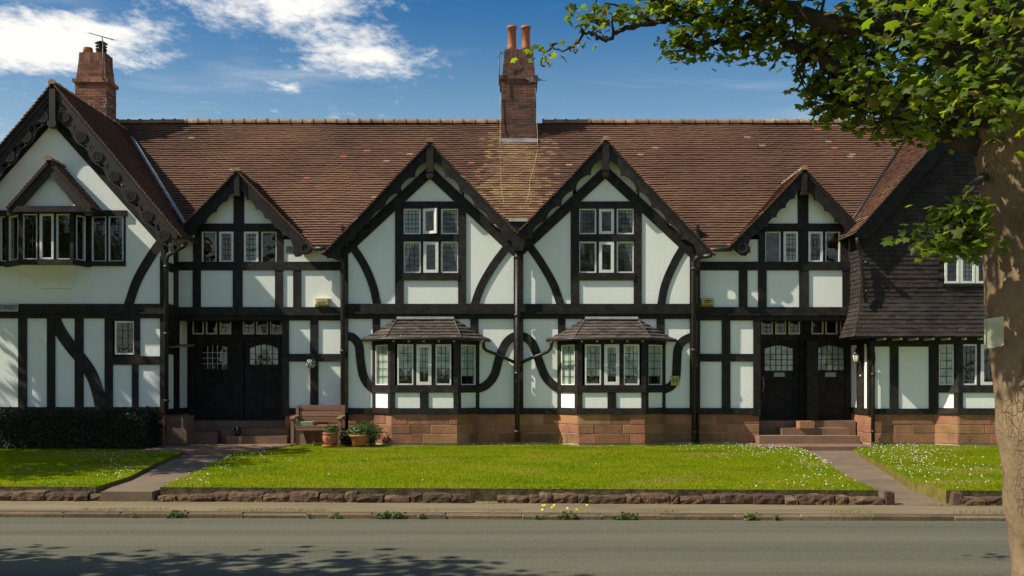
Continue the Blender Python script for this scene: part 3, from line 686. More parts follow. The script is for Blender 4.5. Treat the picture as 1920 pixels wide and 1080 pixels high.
# inside of the building: dark rooms closed at the back
box('back_wall', (-8.2, 6.9, 0), (8.6, 7.05, 4.7), 'plaster', T)
box('inner_wall', (-8.0, 1.7, 0), (8.4, 1.8, 4.6), 'room', T); box('inner_floor', (-8.0, 1.02, 2.92), (8.4, 1.7, 3.02), 'room', T)
box('upper_floor', (-8.0, .05, 2.965), (8.4, 1.02, 3.02), 'interior', T)
box('attic_floor', (-8.0, .06, 4.62), (8.4, 6.9, 4.68), 'room', T)
for xx in (-8.02, -5.42, .1, 4.3, 5.72, 8.42): box('cross_wall', (xx-.03, .25 if xx in (.1, 4.3) else 1.0, 0), (xx+.03, 1.7, 4.6), 'room', T)

# --- gables 1 and 2 (plane fg). dx shifts the measured coordinates
def big_gable(dx, g, lb, rb, open_top):
    f = fg; X = lambda v: v+dx
    # plaster
    ppoly(f, [(X(806), 283), (X(752), 335), (X(752), 383), (X(866), 383), (X(866), 335)], T)
    ppoly(f, [(X(648), 430), (X(745), 340), (X(745), 574), (X(648), 574)], T)
    ppoly(f, [(X(966), 430), (X(870), 340), (X(870), 574), (X(966), 574)], T)
    panel(f, X(757), 526, X(859), 570, T)
    # frame
    post(f, X(741), 376, X(757), 570, T); post(f, X(859), 376, X(874), 570, T)
    beam(f, X(752), 378, X(866), 391.5, T, .036); beam(f, X(757), 439.5, X(859), 453, T, .036); beam(f, X(755), 512, X(861), 526, T, .05)
    for a in ((789.5, 794), (822, 827)): post(f, X(a[0]), 391, X(a[1]), 512, T, .02)
    for s, e in ((-1, 651), (1, 966)):
        dirx = e-806; poly('timber_rafter', f, [(X(806), 310), (X(806), 335), (X(e), 335+abs(dirx)*.93), (X(e), 310+abs(dirx)*.93)], .045, .1, 'timber', T)
    brace(f, [(X(a), b) for a, b in lb], 15, T); brace(f, [(X(a), b) for a, b in rb], 15, T)
    # windows, two rows of three
    cu = {0: ('swag_l', None, 'swag_r')} if dx == 0 else {0: (None, None, 'swag_r')}
    cs = cu[0]
    win(f, X(756), 391, X(789), 439.5, T, grid=(4, 5), cur='drop' if dx == 0 else None); win(f, X(827), 391, X(860), 439.5, T, grid=(4, 5), cur=cs[2])
    if open_top: win(f, X(794), 392, X(822), 439, T, fw=.065, off=.03, grid=None, ajar=-.38)
    else: win(f, X(794), 392, X(822), 439, T, fw=.065, off=.03, grid=None)
    win(f, X(756), 453, X(789), 512, T, grid=(3, 5), cur=cs[0]); win(f, X(827), 453, X(860), 512, T, grid=(4, 6), cur=cs[2])
    win(f, X(794), 453.5, X(822), 511.5, T, fw=.07, off=.03, grid=None)
    # bargeboards and pendant
    fv = Facade(-.46)
    bargeboard(fv, g, -1, 3.55 if dx == 0 else 2.98, .285, T, 6 if dx == 0 else 5, .11); bargeboard(fv, g, 1, 2.98 if dx == 0 else 3.58, .285, T, 5 if dx == 0 else 6, .11, off=.001)
    xa = g[0]; za = g[1]
    plate('pendant', R4(xa-.085, za-.72, xa+.085, za-.05), fv, .06, .14, 'timber', T)
    plate('pendant_knob', [(xa-.09, za-.80), (xa-.06, za-.86), (xa+.06, za-.86), (xa+.09, za-.80), (xa+.075, za-.75), (xa-.075, za-.75)], fv, .075, .17, 'timber', T)
    # wall plate ends under the eaves
big_gable(0, G1, [(661, 462), (683, 497), (699, 535), (708, 574)], [(955, 458), (925, 498), (902, 538), (889, 574)], True)
big_gable(329, G2, [(663, 460), (685, 492), (708, 532), (723, 574)], [(956, 458), (936, 492), (918, 534), (910, 574)], False)
post(fg, 639, 462, 653, 774, T, .06); post(fg, 963, 440, 981, 774, T, .06); post(fg, 1293, 462, 1312, 774, T, .06)
plate('side_wall', [(-.16, 0), (.1, 0), (.1, 5.2), (-.16, 5.2)], Fr((fg.x(640), 0, 0), (0, 1, 0), (-1, 0, 0)), .002, .05, 'timber', T)
plate('side_wall', [(-.16, 0), (.1, 0), (.1, 5.2), (-.16, 5.2)], Fr((fg.x(1311), 0, 0), (0, 1, 0), (1, 0, 0)), .002, .05, 'timber', T)
poly('eaves_block', Facade(-.49), [(956, 416), (988, 416), (988, 440), (980, 470), (963, 470), (956, 440)], .0, .4, 'timber', T)
rect('lead_flashing', Facade(-.53), 954, 410, 989, 415, 0, .3, 'lead', T)
beam(fg, 640, 570, 1305, 586, T, .07); beam(fg, 640, 588, 1305, 598, T, .055); rect('drip_mould', fg, 641, 585, 1304, 589, .11, .1, 'timber', T)
# ground floor of the gables
panel(fg, 654, 597, 699, 765, T); panel(fg, 897, 597, 963, 765, T); panel(fg, 713, 597, 880, 640, T)
panel(fg, 981, 597, 1048, 765, T); panel(fg, 1245, 597, 1295, 765, T); panel(fg, 1062, 597, 1232, 640, T)
for a, b in ((699, 713), (882, 897), (1046, 1060), (1231, 1246)): post(fg, a, 598, b, 768, T)
beam(fg, 652, 765, 1296, 776, T, .05)
brace(fg, [(648, 630), (662, 633), (673, 648), (676, 675), (681, 703), (690, 720), (703, 731)], 16, T)
brace(fg, [(893, 730), (912, 722), (927, 703), (936, 672), (947, 646), (960, 633), (975, 629)], 16, T)
brace(fg, [(969, 629), (986, 633), (999, 646), (1009, 672), (1021, 703), (1036, 721), (1052, 730)], 16, T)
brace(fg, [(1243, 731), (1258, 724), (1267, 708), (1269, 680), (1271, 655), (1280, 640), (1300, 630)], 16, T)
stones(fg, fg.x(653), fg.x(702), 0, fg.z(776), T, seed=2); stones(fg, fg.x(893), fg.x(1051), 0, fg.z(776), T, seed=3); stones(fg, fg.x(1240), fg.x(1300), 0, fg.z(776), T, seed=4)

# --- canted bays
def bay(H, fw_, yb, xwl, xa, xb, xwr, zt, z_eave, tops, fronts, seed, cur_f, mat_t='baytile', sides=True, right=True):
    """canted bay on house H: wall plane fw_, front at yb between xa and xb"""
    yw = fw_.y; rails = []
    fl = Fr((xwl, yw, 0), (xa-xwl, yb-yw, 0), (yb-yw, -(xa-xwl), 0)); ll = math.hypot(xa-xwl, yb-yw)
    ff = Fr((xa, yb, 0), (1, 0, 0), (0, -1, 0)); lf = xb-xa
    frr = Fr((xb, yb, 0), (xwr-xb, yw-yb, 0), (yw-yb, -(xwr-xb), 0)); lr = math.hypot(xwr-xb, yw-yb)
    z0, z1, z2, z3, z4, z5 = .705, .84, 1.20, 1.375, 2.335, z_eave
    for fr, L, kind in ((fl, ll, 'l'), (ff, lf, 'f'))+(((frr, lr, 'r'),) if right else ()):
        stones(fr, 0, L, 0, z0, H, seed=seed+ord(kind), lo=.3, hi=.8)
        plate('timber_beam', R4(-.01, z0, L+.01, z1), fr, .045, .2, 'timber', H); plate('timber_beam', R4(-.01, z2, L+.01, z3), fr, .035, .18, 'timber', H)
        plate('timber_beam', R4(-.01, z4, L+.01, z5), fr, .035, .18, 'timber', H)
        pw = .085
        for a in (0, L-pw): plate('timber_post', R4(a-.012, z1-.02, a+pw+.012, z4+.02), fr, .022, .12, 'timber', H)
        if kind == 'f':
            plate('timber_post', R4(L/2-.1, z1-.01, L/2+.1, z2+.01), fr, .026, .12, 'timber', H)
            plate('plaster_panel', R4(pw-.02, z1-.02, L/2-.08, z2+.02), fr, 0, .1, 'plaster', H); plate('plaster_panel', R4(L/2+.08, z1-.02, L-pw+.02, z2+.02), fr, 0, .1, 'plaster', H)
            for i, (a0, a1, thick) in enumerate(fronts):
                window(fr, a0, z3+.005, a1, z4-.005, H, fw=.075 if thick else .035, off=.03 if thick else .008, grid=(3, 5), cur=cur_f, coff=-.055)
                if i: plate('timber_post', R4(fronts[i-1][1]-.005, z3-.01, a0+.005, z4+.01), fr, .018, .1, 'timber', H)
        else:
            plate('plaster_panel', R4(pw-.02, z1-.02, L-pw+.02, z2+.02), fr, 0, .1, 'plaster', H)
            window(fr, pw+.02, z3+.005, L-pw-.02, z4-.005, H, fw=.024, off=.004, grid=(2, 5), cur='low' if kind == 'r' else 'drop', coff=-.055)
    sheet('bay_ceiling', [(xwl+.05, yw+.1), (xa+.04, yb+.08), (xb-.04, yb+.08), (xwr-.05, yw+.1)], z5-.02, .05, 'interior', H)
    sheet('bay_floor', [(xwl+.05, yw+.1), (xa+.04, yb+.08), (xb-.04, yb+.08), (xwr-.05, yw+.1)], z1, .1, 'room', H)
    if tops:
        xt0, xt1 = tops; e = .2; ze = z5+.02
        A = (xwl-.24, yw, ze); B = (xa-.10, yb-e, ze); C = (xb+.10, yb-e, ze); D = (xwr+.24, yw, ze); t0 = (xt0, yw, zt); t1 = (xt1, yw, zt)
        rf = None
        for P, o, sd in (([B, C, t1, t0], (0, -1, 1), 1), ([A, B, t0], (-1, -1, 1), 2), ([C, D, t1], (1, -1, 1), 3)):
            d = deck('bay_roof', P, o, .03, 'deck', H)
            tiles('roof_tile', P, o, .135, .165, d, mat_t, single=True, seed=seed*7+sd, lift=.028, thick=.017)
            rf = rf or d
        rect('lead_flashing', fw_, 960+(xt0-.02)/fw_.k, HY-(zt+.06-ZC)/fw_.k, 960+(xt1+.02)/fw_.k, HY-(zt-.0-ZC)/fw_.k, .1, .1, 'lead', H)
        for p_, q_ in ((B, t0), (C, t1)): tube('hip_tile', [Vector(p_)+Vector((0, 0, .03)), Vector(q_)+Vector((0, 0, .03))], .016, mat_t, rf, 6)
        Vg = [Vector(p) + Vector((0, 0, -.01)) for p in (A, B, C, D)]
        tube('gutter', [Vg[0]+Vector((-.03, -.0, 0)), Vg[1]+Vector((-.01, -.05, 0)), Vg[2]+Vector((.01, -.05, 0)), Vg[3]+Vector((.03, 0, 0))], .038, 'iron', H, 8)
        n = 5
        for i in range(n):
            a = (i+.5)/n; px_ = B[0]+(C[0]-B[0])*a; box('rafter_foot', (px_-.02, yb-e+.05, z5-.055), (px_+.02, yb+.02, z5-.012), 'ventgrey', H)
    return fl, ff, frr
bay(T, fg, -.7, fg.x(700), (733-960)*.012482, (858-960)*.012482, fg.x(897), 2.95, 2.44, (fg.x(746), fg.x(850)), [(.15, .53, False), (.60, .95, True), (1.04, 1.41, False)], 3, 'valance')
bay(T, fg, -.7, fg.x(1047), (1084-960)*.012482, (1210-960)*.012482, fg.x(1246), 2.95, 2.44, (fg.x(1098), fg.x(1194)), [(.16, .54, False), (.61, .96, True), (1.06, 1.43, False)], 5, 'low')
tube('waste_pipe', [W(906, 640, -.75), W(907, 652, -.5), W(912, 657, -.35), W(940, 668, -.25), W(966, 680, -.25)], .04, 'iron', T)
tube('waste_pipe', [W(1035, 641, -.75), W(1033, 653, -.5), W(1028, 659, -.35), W(1000, 670, -.25), W(976, 680, -.25)], .04, 'iron', T)

# --- bays with the doors (plane fm_)
def small_gable(dx, g, dirn):
    f = fm_; X = (lambda v: v) if dirn == 1 else (lambda v: dx-v)
    def rr(fn, a, y0, b, y1, *k, **kk): a, b = sorted((X(a), X(b))); return fn(f, a, y0, b, y1, T, *k, **kk)
    x0, x1 = X(384), X(515); x0, x1 = min(x0, x1), max(x0, x1)
    ppoly(f, [(X(448), 345), (X(378), 412), (X(378), 424), (X(448), 424)], T); ppoly(f, [(X(448), 345), (X(520), 412), (X(520), 424), (X(449), 424)], T)
    rr(post, 438.5, 335, 458, 493); rr(beam, 366, 419.5, 531, 434.5)
    rr(post, 363, 420, 378, 492); rr(post, 519, 420, 532, 492); rr(post, 406.5, 434, 411.5, 492, .02); rr(post, 485, 434, 490, 492, .02)
    a = [X(v) for v in (378.5, 406.5, 411.5, 438.5, 457.5, 485, 490, 519.5)]
    for i, tk in ((0, 0), (2, 1), (4, 1), (6, 0)):
        l, r_ = sorted((a[i], a[i+1]))
        win(f, l, 434, r_, 493, T, fw=.055 if tk else .03, off=.03 if tk else .005, grid=(3, 5) if tk else None, cur=('drop' if tk and i == 4 else None))
    # plaster to the sides, above the wall beam
    rr(panel, 532, 453, 637, 491)
    fv = Facade(-.31)
    tl = [(2.50, .12), (2.47, .34), (2.40, .42), (2.28, .40), (2.18, .28), (2.02, .20), (1.85, .24)]
    for s in (-1, 1):
        if (s == 1) == (dirn == 1): bargeboard(fv, g, s, 2.50, .30, T, 5, .06, tail=tl, off=.001)
        else: bargeboard(fv, g, s, 1.9, .30, T, 4, .06)
    xa, za = g[0], g[1]
    plate('pendant', R4(xa-.065, za-.55, xa+.065, za-.08), fv, .06, .14, 'timber', T); plate('pendant_knob', R4(xa-.08, za-.60, xa+.08, za-.545), fv, .075, .17, 'timber', T)
small_gable(0, GS1, 1); small_gable(1953.5, GS2, -1)
def ring(name, fr, a, z, off, r0, r1, t, mat, parent, n=16):
    o = [(a+r1*math.cos(2*math.pi*i/n), z+r1*math.sin(2*math.pi*i/n)) for i in range(n)]; h = [(a+r0*math.cos(2*math.pi*i/n), z+r0*math.sin(2*math.pi*i/n)) for i in range(n)]
    return plate(name, o, fr, off, t, mat, parent, [h] if r0 > 0 else [])
fv = Facade(-.31)
for px in (573, 1392):
    a, z = fv.q(px, 465); ring('roundel', fv, a, z, .02, 0, .155, .07, 'timber', T); ring('roundel_ring', fv, a, z, .04, .09, .13, .03, 'carved', T)
for x0, x1 in ((336, 362), (377, 437), (455, 516), (531, 550), (565, 637)): panel(fm_, x0, 507, x1, 576, T)
for x0, x1 in ((362, 377), (437, 455), (516, 531), (550, 565)): post(fm_, x0, 500, x1, 580, T)
panel(fm_, 322, 453, 363, 491, T)
beam(fm_, 318, 491, 640, 507, T); beam(fm_, 318, 576, 640, 590, T, .06); beam(fm_, 318, 590, 640, 601, T, .045); rect('drip_mould', fm_, 320, 588.5, 639, 591.5, .10, .1, 'timber', T)
for x0, x1 in ((1312, 1385), (1401, 1421), (1437, 1498), (1516, 1579), (1594, 1606)): panel(fm_, x0, 507, x1, 576, T)
for x0, x1 in ((1385, 1401), (1421, 1437), (1498, 1516), (1579, 1594)): post(fm_, x0, 500, x1, 580, T)
panel(fm_, 1590, 453, 1606, 491, T)
beam(fm_, 1310, 491, 1608, 507, T); beam(fm_, 1310, 576, 1608, 590, T, .06); beam(fm_, 1310, 590, 1608, 601, T, .045); rect('drip_mould', fm_, 1312, 588.5, 1606, 591.5, .10, .1, 'timber', T)
for xs_ in ((542, 582, 597, 637), (1311, 1353, 1369, 1412)):
    for k in (0, 2):
        panel(fm_, xs_[k], 601, xs_[k+1], 663.5, T); panel(fm_, xs_[k], 678, xs_[k+1], 765, T)
    post(fm_, xs_[1], 600, xs_[2], 768, T); beam(fm_, xs_[0]-4, 663.5, xs_[3]+4, 678, T, .036); beam(fm_, xs_[0]-12, 765, xs_[3]+6, 776, T, .05)
post(fm_, 530, 600, 542, 780, T, .05); post(fm_, 1412, 600, 1425, 780, T, .05)
stones(fm_, fm_.x(534), fm_.x(642), 0, fm_.z(776), T, seed=6); stones(fm_, fm_.x(1310), fm_.x(1424), 0, fm_.z(776), T, seed=7)
for px0, px1 in ((536, 552), (1393, 1407)):
    v = rect('air_vent', fm_, px0, 461, px1, 476, .008, .02, 'ventgrey', T)
    a0, a1, z0, z1 = fm_.x(px0), fm_.x(px1), fm_.z(476), fm_.z(461)
    for i in range(4): rect('slot', fm_, px0+1+i*(px1-px0)/4, 462.5, px0+.4+(i+.75)*(px1-px0)/4, 474.5, .014, .01, 'leading', v)
# door recesses
def arch(x0, y0, x1, y1, rise): return [(x0, y1), (x1, y1)]+[(x1+(x0-x1)*i/8, y0-rise*math.sin(math.pi*i/8)) for i in range(9)]
def door(x0, x1, wx0, wy0, wx1, wy1, rise, grid, cur, letter=True, handle=0, label=None, pale=False):
    f = fd; hole = [f.q(*p) for p in arch(wx0, wy0, wx1, wy1, rise)]
    d = poly('door', f, [(x0, 628), (x1, 628), (x1, 789), (x0, 789)], .0, .05, 'timber', T, [hole])
    if label: d['label'] = label
    plate('pane', [f.q(*p) for p in arch(wx0-1, wy0, wx1+1, wy1+1, rise+1)], f, -.025, .004, 'glass', d)
    V, Fc = [], []
    for i in range(1, grid[0]):
        a = f.x(wx0+(wx1-wx0)*i/grid[0]); g = boxgeo((a-.007, .955, f.z(wy1)), (a+.007, .965, f.z(wy0-rise*math.sin(math.pi*i/grid[0])))); V, Fc = join((V, Fc), g)
    for i in range(1, grid[1]):
        z = f.z(wy0+(wy1-wy0)*i/grid[1]); V, Fc = join((V, Fc), boxgeo((f.x(wx0), .957, z-.007), (f.x(wx1), .967, z+.007)))
    mesh_obj('leading', V, Fc, 'ventgrey' if pale else 'leading', d)
    if cur: a0, z1 = f.q(wx0-2, wy0-rise-1); a1, z0 = f.q(wx1+2, wy1+1); curtain(f, a0, z0, a1, z1, d, cur, -.04)
    if letter: l = rect('letterbox', f, letter, 698.5, letter+20, 706.5, .012, .02, 'steel', d)
    for i in range(1, 6):
        xx = x0+(x1-x0)*i/6
        rect('plank_batten', f, xx-.5, 712, xx+.5, 786, .006, .01, 'timber', d)
    if handle: h = W(handle, 706, .9); k = .0133; tube('handle', [h+Vector((-.02, .05, 0)), h+Vector((0, -.02, -.02)), h+Vector((.015, -.03, -.19)), h+Vector((0, -.02, -.37)), h+Vector((-.02, .05, -.39))], .02, 'brass', d, 8)
    return d
door(366, 438, 380, 651, 426, 692, 4, (5, 4), None, letter=False, pale=True)
door(458, 531, 468, 653, 521, 684, 7, (5, 3), 'heart', letter=False)
door(1427, 1499, 1434, 654, 1487, 695, 6, (5, 4), 'drop', letter=1451, handle=1430)
door(1524, 1585, 1530, 654, 1582, 694, 6, (5, 4), 'drop', letter=1547)
for x0, x1 in ((354, 366), (438, 458), (530, 552), (1408, 1427), (1499, 1524), (1585, 1604)): post(fd, x0, 598, x1, 792, T, .07)
beam(fd, 350, 626, 552, 638, T, .05); beam(fd, 1408, 626, 1606, 638, T, .05); beam(fd, 350, 592, 552, 602, T, .05); beam(fd, 1408, 592, 1606, 602, T, .05)
for ln in ((363, 384), (388, 409), (414, 435), (457, 478), (482, 504), (508, 530), (1426, 1447), (1452, 1472), (1477, 1498), (1520, 1542), (1546, 1568), (1573, 1595)):
    win(fd, ln[0], 601, ln[1], 627, T, fw=.03, off=.085, grid=(2, 2), cur=None, name='transom_window')
for a, b in ((384, 388), (409, 414), (478, 482), (504, 508), (1447, 1452), (1472, 1477), (1542, 1546), (1568, 1573)): post(fd, a, 600, b, 628, T, .075)
box('porch_ceiling', (-8.1, .12, 2.955), (-5.3, 1.0, 2.964), 'timber', T); box('porch_ceiling', (5.7, .12, 2.955), (8.5, 1.0, 2.964), 'timber', T)
for xx, s in ((fm_.x(540), -1), (fm_.x(1414), 1)):
    box('porch_side', (xx-.04, .1, 0), (xx+.04, 1.0, 2.95), 'timber', T)
post(fd, 1503, 640, 1524, 790, T, .45)
# steps
def steps(x0, x1, spec):
    for (a, b, z, yf) in spec: box('step', (a, yf, -.05), (b, 1.0 if z > .4 else (yf+1.1), z), 'step', T)
steps(0, 0, [(-7.98, fm_.x(540)+.0, .5, .35), (-7.0, -5.38, .335, -.05), (-6.75, -5.32, .17, -.48), (-7.98, -7.02, .25, -.30)])
steps(0, 0, [(5.88, 8.44, .5, .45), (fm_.x(1466), 8.15, .335, 0.0), (fm_.x(1414)+.02, 8.25, .17, -.42)])
box('pedestal', (fm_.x(1498), -.06, .336), (fm_.x(1526), .4, .506), 'sandstone', T)
# rainwater pipes
def pipe(P, r, parent, boots=True):
    t = tube('downpipe', P, r, 'iron', parent, 10)
    for i, p in enumerate(P[-2:]): pass
    z0, z1 = P[-1][2], P[-2][2]; n = max(1, int((z1-z0)/1.5))
    for i in range(n+1):
        c = Vector(P[-1]); c.z = z0+.25+(z1-z0-.4)*i/max(1, n); tube('collar', [c-Vector((0, 0, .035)), c+Vector((0, 0, .035))], r*1.35, 'iron', t, 10)
    return t
pipe([W(605, 470, -.45), W(610, 476, -.42), W(640, 486, -.3), W(643, 496, -.29), W(643, 829, -.29)], .052, T)
pipe([W(970, 470, -.34), W(970, 829, -.34)], .06, T)
pipe([W(1334, 478, -.5), W(1328, 480, -.46), W(1306, 482, -.34), W(1301, 492, -.3), W(1301, 829, -.29)], .055, T)
tube('gutter', [W(590, 466, -.42), W(616, 466, -.42)], .05, 'iron', T); tube('gutter', [W(1330, 468, -.42), W(1372, 468, -.42)], .05, 'iron', T)

# ------------------------------------------------------------------ chimneys
def bricks(parent, x0, x1, y0, y1, z0, z1, top=0., mat='brick', seed=1, soldier=False):
    """brick skin round a shaft, tapering by top on every side"""
    rg = random.Random(seed); V, Fc = [], []; h = .075; n = max(1, int((z1-z0)/h)); hh = (z1-z0)/n
    m = .012
    Vc = [(x0+m, y0+m, z0), (x1-m, y0+m, z0), (x1-m, y1-m, z0), (x0+m, y1-m, z0), (x0+top+m, y0+top+m, z1-.01), (x1-top-m, y0+top+m, z1-.01), (x1-top-m, y1-top-m, z1-.01), (x0+top+m, y1-top-m, z1-.01)]
    core = mesh_obj('chimney_core', Vc, BOXF, 'mortar', parent)
    def brick(fr, a0, a1, za, zb, off):
        B = len(V); V.extend([fr.pt(a, z, o) for o in (off, off-.05) for a, z in ((a0, za), (a1, za), (a1, zb), (a0, zb))])
        Fc.extend([tuple(B+i for i in f) for f in ((0, 1, 2, 3), (0, 3, 7, 4), (1, 5, 6, 2), (3, 2, 6, 7), (0, 4, 5, 1))])
    for i in range(n):
        f = (i+.5)/n*top; za, zb = z0+i*hh+.005, z0+(i+1)*hh-.005
        if soldier and i == n-1: continue
        for o, u, nn, L in (((x0+f, y0+f), (1, 0, 0), (0, -1, 0), x1-x0-2*f), ((x1-f, y0+f), (0, 1, 0), (1, 0, 0), y1-y0-2*f), ((x0+f, y1-f), (0, -1, 0), (-1, 0, 0), y1-y0-2*f), ((x1-f, y1-f), (-1, 0, 0), (0, 1, 0), x1-x0-2*f)):
            fr = Fr((o[0], o[1], 0), u, nn); a = 0; k = i % 2
            while a < L-.01:
                b = a+(.11 if (a == 0 and k) else .225)
                if L-b < .08: b = L
                brick(fr, a+.004, b-.004, za, zb, rg.uniform(-.004, .004)); a = b
    mesh_obj('bricks', V, Fc, mat, core, kind='stuff'); return core
def chimney(H, x0, x1, y0, y1, zb, zband, ztop, taper, mat, seed):
    c = bricks(H, x0, x1, y0, y1, zb, zband, 0, mat, seed)
    bricks(H, x0-.05, x1+.05, y0-.05, y1+.05, zband, zband+.10, 0, mat, seed+1)
    bricks(H, x0+.02, x1-.02, y0+.02, y1-.02, zband+.10, ztop-.24, taper*.75, mat, seed+2)
    t = taper*.75+.02
    # soldier course at the head
    a0, a1, b0, b1 = x0+t, x1-t, y0+t, y1-t; V, Fc = [], []
    for fr, L in ((Fr((a0, b0, 0), (1, 0, 0), (0, -1, 0)), a1-a0), (Fr((a1, b0, 0), (0, 1, 0), (1, 0, 0)), b1-b0), (Fr((a0, b1, 0), (0, -1, 0), (-1, 0, 0)), b1-b0)):
        n = int(L/.078)
        for i in range(n):
            s0, s1 = L*i/n+.004, L*(i+1)/n-.004; o = random.uniform(-.006, .006); k = (s0-L/2)/L*.05; B = len(V)
            V += [fr.pt(a, z, q) for q in (o, -.06) for a, z in ((s0, ztop-.235), (s1, ztop-.235), (s1-k, ztop), (s0-k, ztop))]
            Fc += [tuple(B+i_ for i_ in f) for f in ((0, 1, 2, 3), (0, 3, 7, 4), (1, 5, 6, 2), (3, 2, 6, 7))]
    mesh_obj('soldier_course', V, Fc, mat, c, kind='stuff')
    box('chimney_cap', (a0+.01, b0+.01, ztop-.26), (a1-.01, b1-.01, ztop-.01), 'mortar', H)
    xm_, ym_ = (a0+a1)/2, (b0+b1)/2
    mesh_obj('flaunching', [(a0+.02, b0+.02, ztop-.012), (a1-.02, b0+.02, ztop-.012), (a1-.02, b1-.02, ztop-.012), (a0+.02, b1-.02, ztop-.012), (a0+.2, b0+.2, ztop+.06), (a1-.2, b0+.2, ztop+.06), (a1-.2, b1-.2, ztop+.06), (a0+.2, b1-.2, ztop+.06)], BOXF, 'mortar', H)
    return c
CX0, CX1, CYF = (940-960)*.014357, (1005-960)*.014357, 2.8
ch = chimney(T, CX0, CX1, CYF, 4.0, 7.6, 9.60, 10.43, .065, 'brick_dark', 60)
box('lead_apron', (CX0-.05, CYF-.10, 7.88), (CX1+.05, CYF-.004, 7.98), 'lead', T)
for px in (960, 986): c = W(px, 92, 3.3); lathe('chimney_pot', [(.0, 0), (.125, 0), (.118, .1), (.110, .60), (.135, .605), (.135, .66), (.105, .66), (.1, .2), (0, .2)], c-Vector((0, 0, .05)), 'terracotta', T)

# ================================================================== left gabled house
HL = thing('gabled_house', (-10.46, -.9, 0), 'big gabled timber-framed house with carved bargeboards and an oriel window above the hedge', 'house')
fl = Facade(-.9); LW0, LW1 = -12.85, fl.x(308)
gL = (LX, LZR, LT)
gable_roof(HL, gL, -1.2, -13.42, -7.62, seed=71)
def pl_(pts): return ppoly(fl, pts, HL)
pl_([(98, 190), (-120, 430), (-120, 400), (98, 160)][:0] or [(98, 172), (-92, 391), (-92, 402), (282, 402), (282, 384)])
pl_([(165, 390), (275, 390), (307, 425), (307, 500), (234, 500), (234, 400), (165, 400)]); pl_([(-92, 495), (307, 495), (307, 574), (-92, 574)]); pl_([(-92, 385), (-54, 385), (-54, 498), (-92, 498)])
for s, e in ((-1, -93), (1, 308)):
    dx = e-98; poly('timber_rafter', fl, [(98, 204), (98, 232), (e, 232+abs(dx)*1.12), (e, 204+abs(dx)*1.12)], .05, .1, 'timber', HL)
brace(fl, [(312, 440), (284, 480), (258, 525), (240, 576)], 17, HL); brace(fl, [(-108, 440), (-85, 480), (-60, 525), (-42, 576)], 17, HL)
fvl = Facade(-1.16)
for s in (-1, 1):
    bo, p = bargeboard(fvl, gL, s, 4.42, .17, HL, mat='carved', off=.001*s)
    nseg = 7; t0_, t1_ = .56, 4.72; Ls_ = (t1_-t0_)/nseg; q0, q1 = .17, .44
    cuts = [t0_]
    for i in range(nseg):
        a = t0_+i*Ls_; c = a+Ls_*.24
        for kind, ta, tb in (('m', a, a+Ls_*.48), ('h', a+Ls_*.48, a+Ls_*.74), ('h2', a+Ls_*.74, a+Ls_)):
            n_ = 5; low = []
            for k in range(n_+1):
                t = tb+(ta-tb)*k/n_; f = (t-a)/Ls_; low.append(p(t, q1-.035*(1-math.cos(2*math.pi*f-math.pi*.5))))
            hole = []
            if kind != 'm':
                tc, qc, sg = (ta+tb)/2, (.315 if kind == 'h' else .255), (1 if kind == 'h' else -1)
                hole = [[p(tc+.062*math.cos(x)-sg*.03*math.sin(x), qc+.05*math.sin(x)*(1+.35*math.cos(x))) for x in [2*math.pi*u/10 for u in range(10)]]]
            plate('carved_panel', [p(ta, q0), p(tb, q0)]+low, fvl, .002*s, .05, 'carved', bo, hole)
        aa, zz = p(c, .27)
        for r0, r1 in ((.10, .13), (.055, .08), (0, .03)): ring('medallion_ring', fvl, aa, zz, .022, r0, r1, .02, 'carved', bo, 14)
    _, _ = bargeboard(fvl, gL, s, 4.42, .10, HL, 0, 0, mat='carved', name='verge_mould', off=.03+.001*s)
plate('pendant', R4(LX-.07, LZR-.86, LX+.07, LZR-.12), fvl, .07, .16, 'carved', HL); plate('pendant_knob', [(LX-.10, LZR-.95), (LX-.07, LZR-1.0), (LX+.07, LZR-1.0), (LX+.10, LZR-.95), (LX+.10, LZR-.86), (LX-.10, LZR-.86)], fvl, .10, .2, 'carved', HL)
beam(fl, -92, 570, 311, 588, HL, .07); beam(fl, -92, 588, 311, 597, HL, .055); rect('drip_mould', fl, -92, 586, 311, 589, .10, .1, 'timber', HL)
# ground floor
P_ = [(-92, -76), (-76, -38), (-20, 34), (51, 89), (104, 141), (157, 197)]
for x0, x1 in ((-76, -38), (-20, 35), (51, 89), (104, 141), (157, 197)): panel(fl, x0, 597, x1, 763, HL)
for x0, x1 in ((-92, -76), (-38, -20), (35, 51), (89, 104), (141, 157), (197, 212)): post(fl, x0, 596, x1, 765, HL)
panel(fl, 263, 597, 302, 670, HL); panel(fl, 209, 684, 248, 763, HL); panel(fl, 260, 684, 300, 763, HL)
post(fl, 252, 596, 263, 672, HL); post(fl, 248, 682, 260, 765, HL); post(fl, 301, 480, 312, 775, HL, .045); beam(fl, 205, 668, 304, 684, HL); beam(fl, -92, 763, 311, 774, HL, .05); beam(fl, 205, 594, 256, 602, HL, .036)
win(fl, 216, 602, 253.5, 665, HL, fw=.04, off=.02, grid=(3, 4))
brace(fl, [(101, 594), (114, 622), (135, 652), (155, 676), (172, 702), (183, 732), (191, 768)], 22, HL)
stones(fl, LW0, fl.x(308), 0, fl.z(774), HL, seed=81)
